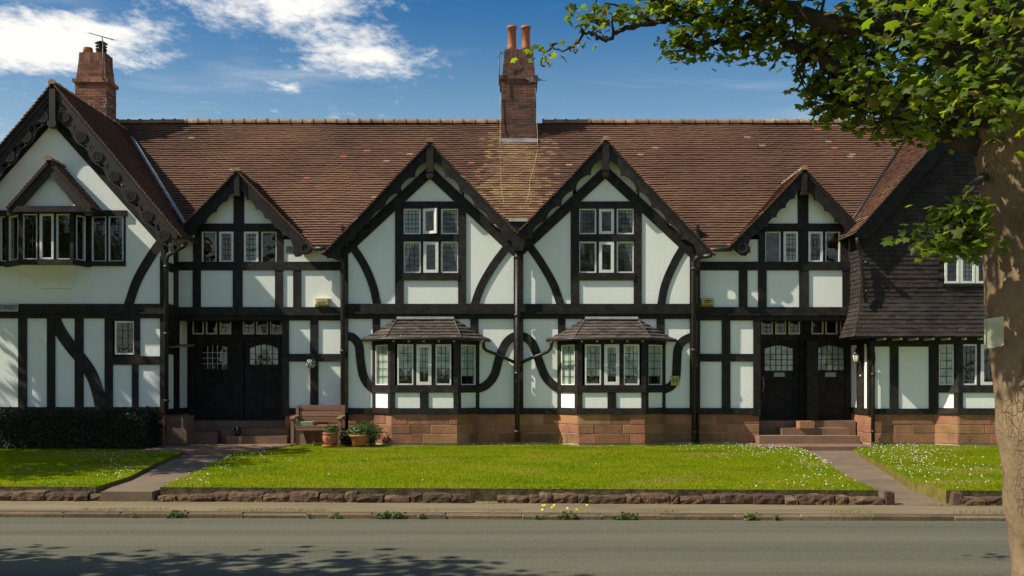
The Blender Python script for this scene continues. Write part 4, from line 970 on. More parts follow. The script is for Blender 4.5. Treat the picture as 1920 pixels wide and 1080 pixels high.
# return wall towards the doors
fr_ = Fr((LW1, -.9, 0), (0, 1, 0), (1, 0, 0))
plate('plaster_panel', R4(.02, .7, 1.86, 4.75), fr_, 0, .12, 'plaster', HL)
for a0, a1 in ((-.03, .20), (.62, .98), (1.62, 1.9)): plate('timber_post', R4(a0, .7, a1, 4.75), fr_, .03, .1, 'timber', HL)
for z0, z1 in ((.68, .82), (2.95, 3.28), (4.05, 4.25)): plate('timber_beam', R4(-.04, z0, 1.9, z1), fr_, .04, .1, 'timber', HL)
plate('timber_brace', [(.2, 2.95), (.9, 2.95), (.65, 2.1), (.3, 2.1)], fr_, .045, .06, 'timber', HL)
tb = mesh_obj('porch_shelf', [(LW1, -.75, 2.28), (LW1+.42, -.75, 2.30), (LW1+.42, .0, 2.36), (LW1, .0, 2.36), (LW1, -.75, 2.24), (LW1+.42, -.75, 2.26), (LW1+.42, 0, 2.31), (LW1, 0, 2.31)], BOXF, 'benchwood', HL)
stones(fr_, 0, 1.85, 0, .69, HL, seed=83)
box('porch_pier', (LW1+.03, -.85, 0), (LW1+.5, -.3, .66), 'step', HL)
# shell
box('inner_wall', (LW0, .3, 0), (LW1-.12, .4, 5.42), 'room', HL); box('side_wall', (LW0-.05, -.8, 0), (LW0+.05, 5, 5.2), 'plaster', HL); box('inner_floor', (LW0+.06, -.76, 2.95), (LW1-.13, .3, 3.05), 'room', HL); box('attic_floor', (LW0+.06, -.76, 5.4), (LW1-.13, 4.5, 5.46), 'room', HL)
# oriel window
OY = -1.38; fo = Facade(OY); oa, ob = fo.x(38), fo.x(137); wl_, wr_ = fl.x(14), fl.x(166)
zt_, zb_ = fo.z(397), fo.z(494)
orl = Fr((wl_, -.9, 0), (oa-wl_, OY+.9, 0), (OY+.9, -(oa-wl_), 0)); orr = Fr((ob, OY, 0), (wr_-ob, -.9-OY, 0), (-.9-OY, -(wr_-ob), 0))
LO = math.hypot(oa-wl_, OY+.9); LR = math.hypot(wr_-ob, OY+.9)
for fr, L in ((orl, LO), (fo, None), (orr, LR)):
    a0, a1 = (oa, ob) if L is None else (0, L)
    plate('timber_beam', R4(a0-.02, zt_-.05, a1+.02, zt_+.06), fr, .04, .12, 'timber', HL); plate('timber_beam', R4(a0-.02, zb_-.03, a1+.02, zb_+.09), fr, .06, .14, 'timber', HL)
    for a in (a0, a1-.05): plate('timber_post', R4(a-.015, zb_, a+.065, zt_), fr, .022, .1, 'timber', HL)
    if L: window(fr, .10, zb_+.09, L-.10, zt_-.05, HL, fw=.03, grid=None)
for x0, x1, tk in ((42, 70.5, 0), (75.5, 101.5, 1), (106, 134.5, 0)): win(fo, x0, 401, x1, 487, HL, fw=.05 if tk else .03, off=.03 if tk else .005, grid=(3, 5) if x0 < 75 else None, cur=None)
for x0, x1 in ((70.5, 75.5), (101.5, 106)): post(fo, x0, 400, x1, 488, HL, .018)
sheet('oriel_floor', [(wl_+.04, -.85), (oa+.04, OY+.05), (ob-.04, OY+.05), (wr_-.04, -.85)], zb_+.05, .04, 'room', HL)
# plaster coving beneath
V = []; cxo = (oa+ob)/2; tp = [(wl_+.02, -.9), (oa+.02, OY+.03), (ob-.02, OY+.03), (wr_-.02, -.9)]; bt = [(cxo-.40, -.9), (cxo-.36, -.96), (cxo+.36, -.96), (cxo+.40, -.9)]; nr_ = 7
for i in range(nr_):
    f_ = i/(nr_-1); g_ = math.sin(f_*math.pi/2)**1.1
    V += [(a[0]+(b[0]-a[0])*g_, a[1]+(b[1]-a[1])*g_, zb_-.02-.5*f_) for a, b in zip(tp, bt)]
mesh_obj('oriel_coving', V, [(i*4+j, i*4+j+1, (i+1)*4+j+1, (i+1)*4+j) for i in range(nr_-1) for j in range(3)]+[(0, 3, 2, 1), tuple(4*(nr_-1)+k for k in range(4))], 'plaster', HL, smooth=False)
# flat lights at both sides of the oriel
for x0, x1, xs_ in ((164, 236, ((172.5, 200), (204, 232))), (-56, 16, ((-52, -24), (1, 27)))):
    beam(fl, x0, 395, x1+(3 if x0 > 0 else 0), 406, HL, .06); beam(fl, x0, 490.5, x1, 499, HL, .07)
    for a, b in xs_: win(fl, a, 405, b, 491, HL, fw=.03, off=.01, grid=(3, 6))
    for a, b in ((x0, xs_[0][0]), (xs_[0][1], xs_[1][0]), (xs_[1][1], x1 if x0 > 0 else 30)): post(fl, a, 400, b, 494, HL, .02)
# gablet roof over the oriel
gO = Facade(-1.62); xg, zg = gO.q(91, 300); xe0, ze_ = gO.q(11, 390); xe1 = gO.x(171); tg = (zg-ze_)/(xe1-xg)
for s, xe in ((-1, xe0), (1, xe1)):
    P = [(xe, -1.62, ze_), (xg, -1.62, zg), (xg, -.86, zg), (xe, -.86, ze_)]
    d = deck('oriel_roof', P, (s, 0, 1), .05, 'deck', HL); tiles('roof_tiles', P, (s, 0, 1), .1, .165, d, 'rooftile', seed=90+s)
ridge_row((xg, -1.66, zg), (xg, -.9, zg), d)
for s in (-1, 1): bargeboard(Facade(-1.58), (xg, zg, tg), s, (xe1-xg)*math.hypot(1, tg), .20, HL, name='bargeboard', mat='carved', off=.001*s)
gp = Facade(-1.42); poly('plaster_panel', gp, [(91, 325), (38, 386), (142, 386)], 0, .1, 'plaster', HL); rect('cornice', Facade(-1.6), 14, 386, 170, 397, 0, .68, 'timber', HL)
# lead valley between this roof and the terrace
va = lambda z: Vector((LX+(LZR-z)/LT, ym(z), z))
tube('valley_lead', [va(8.0)+Vector((.04, -.05, .03)), va(4.9)+Vector((.04, -.05, .03))], .05, 'lead', HL, 6)
pipe([W(350, 455, -1.1), W(344, 462, -1.08), W(330, 470, -1.04), W(315, 478, -1.0), W(312, 488, -1.0), W(312, 772, -1.0)], .05, HL)
# its chimney
LC0, LC1 = -11.64, -10.79
chimney(HL, LC0, LC1, 2.5, 3.15, 7.0, 9.42, 10.25, .065, 'brick', 70)
c = W(165, 97, 2.8); lathe('chimney_pot', [(0, 0), (.13, 0), (.12, .12), (.12, .14), (.1, .14), (.1, .03), (0, .03)], c-Vector((0, 0, .04)), 'potclay', HL, 14)
c = W(190, 97, 2.8)
lathe('chimney_cowl', [(0, 0), (.13, 0), (.13, .08), (.15, .085), (.15, .10), (.12, .10), (.12, .16), (.15, .165), (.15, .18), (.06, .21), (.05, .25), (.17, .255), (.08, .31), (0, .32)], c-Vector((0, 0, .04)), 'iron', HL, 14)

# ================================================================== right tile-hung house
HR = thing('tile_hung_house', (10.6, -.45, 0), 'dark tile-hung gabled house with flared skirt above white panels and sandstone plinth', 'house')
gR = (RX, RZR, RT); YU = -.75; frr_ = Facade(-.45); RW0 = frr_.x(1632); RU0 = 8.16
gable_roof(HR, gR, -1.0, 7.93, 13.95, seed=101)
for s in (-1, 1): bargeboard(Facade(-.97), gR, s, 4.45, .30, HR, mat='timber', off=.001*s)
zf, zb2 = 3.35, 2.50
sofz = lambda x: RZR-.06-abs(x-RX)*RT
U = [(RU0, YU, zf), (13.6, YU, zf), (13.6, YU, sofz(13.6)), (RX, YU, sofz(RX)), (RU0, YU, sofz(RU0))]
plate('wall', [(p[0], p[2]) for p in U], Fr((0, YU, 0), (1, 0, 0), (0, -1, 0)), -.03, .12, 'deck', HR, [R4(10.10, 3.74, 11.2, 4.42)])
def skip_r(c): return 10.02 < c.x < 11.28 and 3.68 < c.z < 4.46
wt = box('wall_core', (RU0+.04, YU+.1, 2.66), (13.5, YU+.16, 3.4), 'deck', HR)
tiles('wall_tiles', U, (0, -1, 0), .105, .165, wt, 'walltile', seed=103, lift=.02, thick=.012, skip=skip_r)
tiles('wall_tiles', [(RU0-.24, YU-.30, zb2), (13.6, YU-.30, zb2), (13.6, YU, zf+.02), (RU0, YU, zf+.02)], (0, -1, .3), .105, .165, wt, 'walltile', seed=104, lift=.02, thick=.012)
tiles('wall_tiles', [(RU0, YU, zf), (RU0, .1, zf), (RU0, .1, 4.9), (RU0, YU, 4.9)], (-1, 0, 0), .105, .165, wt, 'walltile', seed=105, lift=.02, thick=.012)
tiles('wall_tiles', [(RU0-.24, YU-.30, zb2), (RU0-.24, .1, zb2), (RU0, .1, zf+.02), (RU0, YU, zf+.02)], (-1, 0, .3), .105, .165, wt, 'walltile', seed=106, lift=.02, thick=.012)
deck('skirt', [(RU0-.22, YU-.29, zb2), (13.6, YU-.29, zb2), (13.6, YU, zf+.02), (RU0, YU, zf+.02)], (0, -1, .3), .03, 'deck', HR); deck('skirt', [(RU0-.22, YU-.29, zb2), (RU0-.22, .1, zb2), (RU0, .1, zf+.02), (RU0, YU, zf+.02)], (-1, 0, .3), .03, 'deck', HR)
box('side_wall', (RU0+.02, YU+.06, 2.5), (RU0+.1, .3, 5.2), 'deck', HR)
box('soffit', (RU0-.2, YU-.27, zb2-.03), (13.6, .1, zb2-.005), 'timber', HR)
fu = Fr((0, YU, 0), (1, 0, 0), (0, -1, 0))
plate('timber_beam', R4(10.04, 3.68, 11.26, 3.75), fu, .05, .15, 'timber', HR); plate('timber_beam', R4(10.04, 4.41, 11.26, 4.47), fu, .05, .15, 'timber', HR)
for i in range(3):
    a = 10.1+i*.367; window(fu, a, 3.75, a+.345, 4.41, HR, fw=.055, off=.02, grid=(3, 5), cur='drop' if i == 1 else None)
for i in range(10): xx = 8.62+i*.372; box('rafter_foot', (xx-.022, YU-.26, zb2-.075), (xx+.022, -.4, zb2-.03), 'ventgrey', HR)
# ground floor wall
f = frr_
for x0, x1 in ((1638, 1668), (1684, 1741)): panel(f, x0, 650, x1, 766, HR)
for x0, x1 in ((1629, 1638), (1668, 1684), (1741, 1758)): post(f, x0, 640, x1, 772, HR)
beam(f, 1628, 632, 1760, 650, HR); beam(f, 1626, 766, 1760, 776, HR, .05)
stones(f, RW0, f.x(1755), 0, f.z(776), HR, seed=108)
fq = Fr((RW0, -.45, 0), (0, 1, 0), (-1, 0, 0))
plate('plaster_panel', R4(.02, .7, 1.45, 2.5), fq, 0, .12, 'plaster', HR)
for a0, a1 in ((-.03, .10), (.40, .86), (1.36, 1.5)): plate('timber_post', R4(a0, .7, a1, 2.5), fq, .03, .1, 'timber', HR)
for z0, z1 in ((.68, .82), (2.36, 2.5)): plate('timber_beam', R4(-.04, z0, 1.5, z1), fq, .04, .1, 'timber', HR)
stones(fq, 0, 1.45, 0, .69, HR, seed=109)
tube('eaves_bracket', [(RW0+.02, -.5, 1.72), (RW0+.0, -.62, 2.0), (RW0-.12, -.85, 2.42)], .055, 'timber', HR, 6)
# canted bay under the overhang
bx0, bxa = f.x(1752), (1797-960)*.012428
bay(HR, f, -.80, bx0, bxa, bxa+2.0, bxa+2.5, 2.6, 2.47, None, [(.06, .43, False), (.51, .90, True), (.98, 1.36, False), (1.44, 1.84, False)], 13, None)
box('inner_wall', (RW0+.1, .8, 0), (13.6, .9, 5.2), 'room', HR); box('inner_floor', (RW0+.1, -.3, 2.52), (13.5, .8, 2.6), 'room', HR); box('side_wall', (13.5, -.6, 0), (13.6, 5, 5.2), 'plaster', HR)
box('front_wall', (bxa+2.4, -.44, 0), (13.5, -.3, 2.5), 'plaster', HR)
pipe([W(1607, 446, -1.15), W(1608, 456, -1.1), W(1612, 470, -.92), W(1612, 480, -.9), Vector((RU0+.06, -.9, 3.3))], .04, HR)
pipe([W(1633, 640, -.7), W(1636, 655, -.62), W(1637, 690, -.56), W(1637, 829, -.56)], .042, HR)
va2 = lambda z: Vector((RX-(RZR-z)/RT, ym(z), z))
tube('valley_lead', [va2(7.9)+Vector((-.03, -.04, .03)), va2(4.9)+Vector((-.03, -.04, .01))], .045, 'iron', HR, 6)

# ================================================================== things on and by the houses
def aerial(name, base, h, label, boom, nel, el, parent=None, lean=0):
    b = Vector(base); t = thing(name, b, label, 'aerial')
    tube('mast', [b, b+Vector((lean, 0, h))], .016, 'aerial', t, 6)
    a, c = Vector(boom[0]), Vector(boom[1]); tube('boom', [a, c], .012, 'aerial', t, 6)
    tube('clamp', [b+Vector((lean, 0, h)), (a+c)/2+Vector((0, 0, -.02))], .014, 'aerial', t, 6)
    for i in range(nel):
        p = a+(c-a)*(i/(nel-1)); e = Vector(el)*(1 if i < nel-1 else 1.5); tube('element', [p-e, p+e], .007, 'aerial', t, 5)
    return t
c = W(195, 152, 2.44)
aerial('tv_aerial', W(193, 150, 2.44), 1.02, 'rod aerial with a sloping boom on the chimney above the big gable', (W(168, 62, 2.44), W(214, 75, 2.44)), 6, (.0, .12, .04))
aerial('tv_aerial', W(936, 160, 2.7), .9, 'slim mast aerial on the shaded left flank of the twin-pot chimney', (W(934, 104, 2.7), W(950, 94, 2.7)), 3, (0, .03, .06))
aerial('tv_aerial', W(1004, 200, 2.75), .72, 'rod aerial clamped low on the right flank of the twin-pot chimney', (W(996, 146, 2.7), W(1008, 152, 2.7)), 7, (.16, 0, .02))
aerial('tv_aerial', W(197, 205, 2.44), .12, 'small comb aerial fixed low on the chimney above the big gable', (W(198, 184, 2.44), W(202, 200, 2.44)), 4, (.12, 0, 0))
for P, lab in (([(938, 180, 2.77), (938, 262, 2.70), (938, 300, 2.27), (939, 340, 1.65), (942, 372, 1.15), (945, 394, .82)], 'pale cable running straight down the roof under the chimney'),
               ([(1004, 175, 2.77), (1008, 262, 2.70), (1006, 300, 2.27), (1000, 330, 1.82), (994, 350, 1.5), (992, 375, 1.12), (985, 398, .76)], 'pale cable wandering down the roof right of the chimney')):
    pts = []
    for px, py, y in P:
        w = W(px, py, y); zz = MZ+(w.y-ME)*MT+.05; pts.append(Vector((w.x, w.y, zz)) if y < 2.68 else w)
    o = tube('cable', spline(pts, 4), .009, 'cable', None, 6); tag(o, lab, 'cable')
# alarm boxes
def alarm(px0, py0, px1, py1, mat, label, lines):
    k = .01286; b = W((px0+px1)/2, py1, -.03); t = thing('alarm_box', b, label, 'alarm box'); f = Facade(-.15); a0, z1 = f.q(px0, py0); a1, z0 = f.q(px1, py1); d = .03
    V = [(a0-.02, -.0, z0-.0), (a1+.02, 0, z0), (a1+.02, 0, z1), (a0-.02, 0, z1), (a0+.02, -.14, z0+.06), (a1-.03, -.14, z0+.06), (a1-.03, -.12, z1), (a0+.02, -.12, z1)]
    mesh_obj('case', V, [(4, 5, 6, 7), (0, 1, 5, 4), (1, 2, 6, 5), (2, 3, 7, 6), (3, 0, 4, 7), (3, 2, 1, 0)], mat, t)
    ff = Fr((0, -.143, 0), (1, 0, 0), (0, -1, 0)); xm = (a0+a1)/2-.005
    for txt, sz, zz, sx in lines: textmesh('lettering', txt, sz, ff, xm, z1+zz, .004, 'ink', t, sx)
    return t, a0, a1, z0, z1
t, a0, a1, z0, z1 = alarm(589, 559, 616, 575, 'cream', 'cream alarm box with dark lettering in the sunlit panel above the bench', [('TABBE', .085, -.045, 1.25)])
mesh_obj('strobe', [(a0+.01, -.13, z0+.0), (a0+.1, -.13, z0), (a0+.1, -.05, z0), (a0+.01, -.05, z0), (a0+.02, -.14, z0+.045), (a0+.09, -.14, z0+.045), (a0+.09, -.05, z0+.045), (a0+.02, -.05, z0+.045)], BOXF, 'steel', t)
mesh_obj('label_line', *boxgeo((a0+.05, -.147, z1-.115), (a1-.07, -.14, z1-.098)), 'ink', t)
t, a0, a1, z0, z1 = alarm(1314, 559, 1339, 575, 'alarmyellow', 'yellow alarm box in the shaded panel beside the downpipe', [('T', .06, -.05, 1)])
for i, w_ in enumerate((.2, .17)): mesh_obj('label_line', *boxgeo((a0+.09, -.147, z1-.07-.045*i), (a0+.09+w_*.8, -.14, z1-.05-.045*i)), 'ink', t)
# street name
t = thing('street_sign', W(0, 584, -.99), 'grey street name plate reading STREET on the beam of the big gable', 'street sign'); f = Facade(-.99)
rect('sign_plate', f, -110, 569.5, 34, 584, .0, .012, 'signgrey', t); textmesh('lettering', 'STREET', .15, Facade(-1.0), f.x(15.5), f.z(576.8), .002, 'ink', t, .92)
# hydrant plate
t = thing('hydrant_plate', W(1265, 722, -.2), 'small yellow plate with a black H on the curved timber', 'sign'); f = Facade(-.19)
rect('sign_plate', f, 1258, 705, 1273.5, 722.5, .0, .012, 'alarmyellow', t); textmesh('lettering', 'H', .2, Facade(-.20), f.x(1265.7), f.z(713.8), .004, 'ink', t, 1)
# wall lantern
c = Vector((RW0-.20, -.05, f.z(680))); t = thing('wall_lantern', c, 'brass and glass lantern on an arm beside the porch door', 'lantern')
tube('arm', [c+Vector((.2, 0, -.02)), c+Vector((.1, 0, -.06)), c+Vector((.02, 0, 0))], .014, 'iron', t, 6); lathe('base', [(0, 0), (.05, 0), (.06, .03), (0, .03)], c, 'iron', t, 8)
lathe('glass', [(.055, .03), (.085, .2), (0, .2)], c, 'lampglass', t, 8); lathe('cap', [(.10, .2), (.10, .22), (.05, .28), (.02, .30), (.02, .33), (0, .34)], c, 'iron', t, 8)
for i in range(4): a = math.pi/4+i*math.pi/2; tube('cage_bar', [c+Vector((.056*math.cos(a), .056*math.sin(a), .03)), c+Vector((.088*math.cos(a), .088*math.sin(a), .2))], .007, 'iron', t, 5)
c = Vector((RW0-.03, .12, f.z(706))); t = thing('door_bell', c, 'round metal bell push on the post below the lantern', 'bell'); lathe('rim', [(.0, 0), (.035, 0), (.035, .03), (0, .03)], c, 'steel', t, 10); lathe('button', [(.0, .03), (.018, .03), (.015, .05), (0, .05)], c, 'paint', t, 10)
# hanging flower ball
c = W(583, 681, -.28); t = thing('hanging_ball', c, 'round ball of pale flowers hanging on the timber above the bench', 'hanging basket')
rgn = np.random.default_rng(2); d = rgn.normal(size=(420, 3)); d /= np.linalg.norm(d, axis=1, keepdims=True)
V, T_ = leafmesh(np.array(c)+d*rgn.uniform(.08, .13, (420, 1)), d, rgn.uniform(.012, .026, 420), OVAL, OVALT, rgn)
tri_obj('flower_ball', V, T_, 'potleaf', t, mats=['potleaf', 'daisy'], fm=np.repeat(rgn.uniform(0, 1, 420) < .42, 4).astype(int))
tube('hook', [c+Vector((0, .24, .26)), c+Vector((0, .05, .28)), c+Vector((0, 0, .22)), c+Vector((0, 0, .1))], .01, 'iron', t, 6)

# bench
bf = -.95; k = (bf-CY)/F; bx0_, bx1_ = (545-960)*k, (639-960)*k
t = thing('garden_bench', ((bx0_+bx1_)/2, -.6, 0), 'brown wooden garden bench with a plank back against the plinth', 'bench')
for i in range(3):
    z0 = .50+i*.14; y = -.40+i*.02; mesh_obj('back_slat', *boxgeo((bx0_+.09, y, z0), (bx1_-.05, y+.035, z0+.125)), 'benchwood', t)
for i in range(4): mesh_obj('seat_slat', *boxgeo((bx0_+.03, -.93+i*.13, .405), (bx1_-.03, -.93+i*.13+.115, .445)), 'benchwood', t)
mesh_obj('seat_rail', *boxgeo((bx0_+.05, -.925, .33), (bx1_-.05, -.895, .404)), 'benchwood', t)
for xx in (bx0_, bx1_-.07):
    mesh_obj('leg', *boxgeo((xx, -.94, 0), (xx+.07, -.87, .60)), 'benchwood', t); mesh_obj('leg', *boxgeo((xx, -.40, 0), (xx+.07, -.33, .90)), 'benchwood', t)
    V = [(xx-.02, -.98, .60), (xx+.09, -.98, .60), (xx+.09, -.36, .62), (xx-.02, -.36, .62), (xx-.02, -.96, .64), (xx+.09, -.96, .64), (xx+.09, -.36, .665), (xx-.02, -.36, .665)]
    mesh_obj('armrest', V, BOXF, 'benchwood', t)
sd = mesh_obj('side_board', [(bx0_+.10, -.90, 0), (bx0_+.36, -.90, 0), (bx0_+.24, -.90, .40), (bx0_+.10, -.90, .40), (bx0_+.10, -.87, 0), (bx0_+.36, -.87, 0), (bx0_+.24, -.87, .40), (bx0_+.10, -.87, .40)], [(0, 1, 2, 3), (7, 6, 5, 4), (0, 4, 5, 1), (1, 5, 6, 2), (2, 6, 7, 3), (3, 7, 4, 0)], 'benchwood', t)
t = thing('seat_cushion', (bx0_+.3, -.75, .446), 'folded green striped cushion lying on the bench', 'cushion')
mesh_obj('pad', *boxgeo((bx0_+.08, -.93, .447), (bx0_+.52, -.5, .485)), 'cushion', t); mesh_obj('pad', *boxgeo((bx0_+.09, -.92, .488), (bx0_+.50, -.52, .525)), 'cushion', t)

# plants in pots and shrubs
def foliage(parent, c, r, n, size, mat, seed, name='foliage', up=.4, mats=None, share=0, shape=OVAL, tri=OVALT, hollow=.35):
    rgn = np.random.default_rng(seed); d = rgn.normal(size=(n, 3)); d /= np.linalg.norm(d, axis=1, keepdims=True)
    pos = np.array(c)+d*np.array(r)*rgn.uniform(hollow, 1, (n, 1))**.5*rgn.uniform(.8, 1.08, (n, 1)); nr = d+np.array((0, 0, up))+rgn.normal(0, .4, (n, 3))
    V, T_ = leafmesh(pos, nr, rgn.uniform(.6, 1.25, n)*size, shape, tri, rgn)
    fm = np.repeat(rgn.uniform(0, 1, n) < share, len(tri)).astype(int) if mats else None
    return tri_obj(name, V, T_, mat, parent, mats=mats, fm=fm)
yp = -1.25; k = (yp-CY)/F
c = Vector(((619-960)*k, yp, 0)); t = thing('flower_pot', c, 'small round terracotta pot with a moulded flower, in front of the bench', 'flower pot')
lathe('saucer', [(0, 0), (.17, 0), (.19, .025), (0, .025)], c+Vector((0, 0, -.012)), 'terracotta', t); lathe('pot', [(0, .02), (.11, .02), (.165, .12), (.175, .20), (.155, .265), (.17, .27), (.17, .295), (.14, .295), (.13, .25), (0, .25)], c, 'terracotta', t)
for i in range(6):
    a = math.pi*2*i/6; p = c+Vector((-.05+.03*math.cos(a), -.163, .17+.035*math.sin(a))); tube('petal', [c+Vector((-.05, -.165, .17)), p], .010, 'terracotta', t, 5)
foliage(t, c+Vector((.02, .02, .36)), (.20, .15, .14), 300, .035, 'potleaf', 3, 'plant')
c = Vector(((674-960)*k, yp+.1, 0)); t = thing('flower_pot', c, 'wide terracotta bowl overflowing with green leaves beside the bay plinth', 'flower pot')
lathe('pot', [(0, 0), (.14, 0), (.17, .03), (.235, .2), (.26, .21), (.26, .245), (.22, .245), (.2, .2), (0, .2)], c, 'terracotta', t); foliage(t, c+Vector((0, 0, .30)), (.34, .25, .16), 520, .04, 'potleaf', 4, 'plant')
c = Vector(((690-960)*k, -.75, 0)); t = thing('shrub', c, 'low leafy shrub growing against the plinth behind the terracotta bowl', 'shrub'); foliage(t, c+Vector((-.1, 0, .27)), (.42, .28, .27), 900, .034, 'potleaf', 5); tube('stem', [c, c+Vector((-.05, 0, .25))], .02, 'twig', t, 6)
c = Vector(((648-960)*k, -.95, 0)); t = thing('shrub', c, 'dark ivy clump between the bench and the wide bowl', 'shrub'); foliage(t, c+Vector((0, 0, .16)), (.24, .2, .2), 420, .034, 'hedgeleaf', 6); tube('stem', [c, c+Vector((0, 0, .16))], .015, 'twig', t, 6)
c = Vector((W(446, 800, -.75).x, -.75, .17)); c = Vector((W(446, 800, -.25).x, -.25, .17)); t = thing('potted_flower', c, 'small dark pot of pink and white flowers on the step', 'flower pot')
lathe('pot', [(0, 0), (.06, 0), (.085, .11), (.07, .11), (0, .1)], c, 'iron', t, 10); foliage(t, c+Vector((0, 0, .17)), (.13, .1, .09), 160, .022, 'hedgeleaf', 7, 'plant', mats=['hedgeleaf', 'daisy'], share=.12)
# clipped hedge
t = thing('hedge', (-10.6, -1.55, 0), 'dark clipped hedge along the foot of the big gabled house', 'hedge'); n = 15000; rgn = np.random.default_rng(9)
X = rgn.uniform(-13.6, -8.02, n); q = rgn.uniform(0, 1, n); front = q < .62
Y = np.where(front, -1.98+rgn.normal(0, .045, n), rgn.uniform(-1.98, -1.15, n)); Z = np.where(front, rgn.uniform(-.02, .76, n), .76+rgn.normal(0, .04, n)+.03*np.sin(X*2.1)); side = rgn.uniform(0, 1, n) < .06; X = np.where(side, -8.03+rgn.normal(0, .03, n), X); Z = np.where(side, rgn.uniform(0, .74, n), Z); Y = np.where(side, rgn.uniform(-1.98, -1.2, n), Y)
nr = np.where(front[:, None], (0, -1, .35), (0, -.2, 1))+rgn.normal(0, .55, (n, 3))
V, T_ = leafmesh(np.stack([X, Y, Z], 1), nr, rgn.uniform(.018, .036, n), OVAL, OVALT, rgn); tri_obj('foliage', V, T_, 'hedgeleaf', t)
box('hedge_core', (-13.6, -1.92, 0), (-8.1, -1.2, .70), 'soil', t)

# weeds along the kerb and the pavement edge
def weed(px, s, label, flower=False, z=-.24, dy=0., n=26, grp='weeds growing along the kerb'):
    x = (px-960)*12.75/F; y = yk(x)-.03+dy; y = yk(x)-.02+dy; rgn = np.random.default_rng(px)
    c = Vector((x, y, -.30 if dy == 0 else -.22)); a = rgn.uniform(0, 2*math.pi, n); r = rgn.uniform(0, s, n)
    pos = np.stack([x+np.cos(a)*r*1.6, y+np.sin(a)*r*.35, c.z+rgn.uniform(.01, .05+s*.55, n)], 1); nr = np.stack([np.cos(a), np.sin(a)-.4, rgn.uniform(.3, 1.2, n)], 1)
    t = thing('weed', c, label, 'weed', grp); V, T_ = leafmesh(pos, nr, rgn.uniform(.012, .03, n), OVAL, OVALT, rgn); tri_obj('leaves', V, T_, 'weed', t)
    gs = [tubegeo([c+Vector((rgn.uniform(-s, s), 0, 0)), c+Vector((rgn.uniform(-s, s), 0, .05+s*.5))], .003, 4) for _ in range(4)]; mesh_obj('stems', *join(*gs), 'weed', t)
    if flower:
        k = 7; disc = np.array([(0, 0, .2)]+[(math.cos(2*math.pi*i/k), math.sin(2*math.pi*i/k), 0) for i in range(k)]); dt = np.array([(0, i+1, (i+1) % k+1) for i in range(k)])
        m = 9; pos = np.stack([x+rgn.uniform(-.30, .32, m), y+rgn.uniform(-.02, .25, m), c.z+rgn.uniform(.12, .2, m)], 1); V, T_ = leafmesh(pos, np.tile((0, -.8, .6), (m, 1))+rgn.normal(0, .2, (m, 3)), np.full(m, .016), disc, dt, rgn); tri_obj('flowers', V, T_, 'yellow', t)
        mesh_obj('flower_stems', *join(*[tubegeo([(p[0], y, c.z), tuple(p)], .0025, 4) for p in pos]), 'weed', t, kind='stuff')
for px, s, n in ((247, .05, 22), (322, .14, 90), (577, .04, 16), (630, .09, 40), (722, .13, 80), (748, .10, 60), (792, .06, 30), (1010, .05, 18), (1075, .08, 40), (1165, .13, 70), (1185, .08, 36), (1405, .12, 80), (1450, .05, 22)):
    weed(px, s*.72, 'small green weed sprouting from the kerb of the road', n=int(n*.6))
weed(1058, .12, 'clump of yellow flowering weeds at the edge of the pavement', True, n=36, grp=None)
# dry grass fringe on the pavement edge
rgn = np.random.default_rng(12); n = 5200; X = rgn.uniform(-8, 8, n); w = (vnoise(X, X*0, 2.3, 3) > .52); X = X[w]; n = len(X); Y = np.where(rgn.uniform(0, 1, n) < .55, yk(X)+rgn.uniform(.12, .3, n), ys(X)-rgn.uniform(.0, .06, n))
h = rgn.uniform(.012, .05, n); a = rgn.uniform(0, 6.28, n); V = np.empty((n, 3, 3)); V[:, 0] = np.stack([X-.005*np.cos(a), Y-.005*np.sin(a), np.full(n, -.225)], 1); V[:, 1] = np.stack([X+.005*np.cos(a), Y+.005*np.sin(a), np.full(n, -.225)], 1); V[:, 2] = np.stack([X+rgn.uniform(-.03, .03, n), Y+rgn.uniform(-.03, .03, n), -.225+h], 1)
tag(tri_obj('dry_grass', V.reshape(-1, 3), np.arange(3*n).reshape(-1, 3), 'drygrass', mats=['drygrass', 'weed'], fm=(rgn.uniform(0, 1, n) < .3).astype(int)), 'straw coloured grass fringe along the pavement edges', 'grass', kind='stuff')

# ================================================================== trees
def leaf_cloud(blobs, size, seed, gold=.0, mult=1.):
    """blobs: (centre, radii, count)"""
    rgn = np.random.default_rng(seed); Ps, Ns = [], []
    for c, r, n in blobs:
        n = int(n*mult)
        k = max(3, n//9); d = rgn.normal(size=(k, 3)); d /= np.linalg.norm(d, axis=1, keepdims=True)
        cc = np.array(c)+d*np.array(r)*rgn.uniform(.1, 1, (k, 1))**.45            # sprays of leaves
        i = rgn.integers(0, k, n); p = cc[i]+rgn.normal(0, 1, (n, 3))*np.array((.16, .16, .085))*min(1.6, max(.5, max(r)))
        Ps.append(p); Ns.append(np.stack([rgn.normal(-.15, .45, n), rgn.normal(-.25, .45, n), rgn.uniform(.25, 1.1, n)], 1))
    P = np.concatenate(Ps); Nn = np.concatenate(Ns); n = len(P)
    V, T_ = leafmesh(P, Nn, rgn.uniform(.65, 1.2, n)*size, MAPLE, MAPLET, rgn)
    fm = np.repeat(rgn.uniform(0, 1, n) < gold, len(MAPLET)).astype(int)
    return V, T_, fm, P
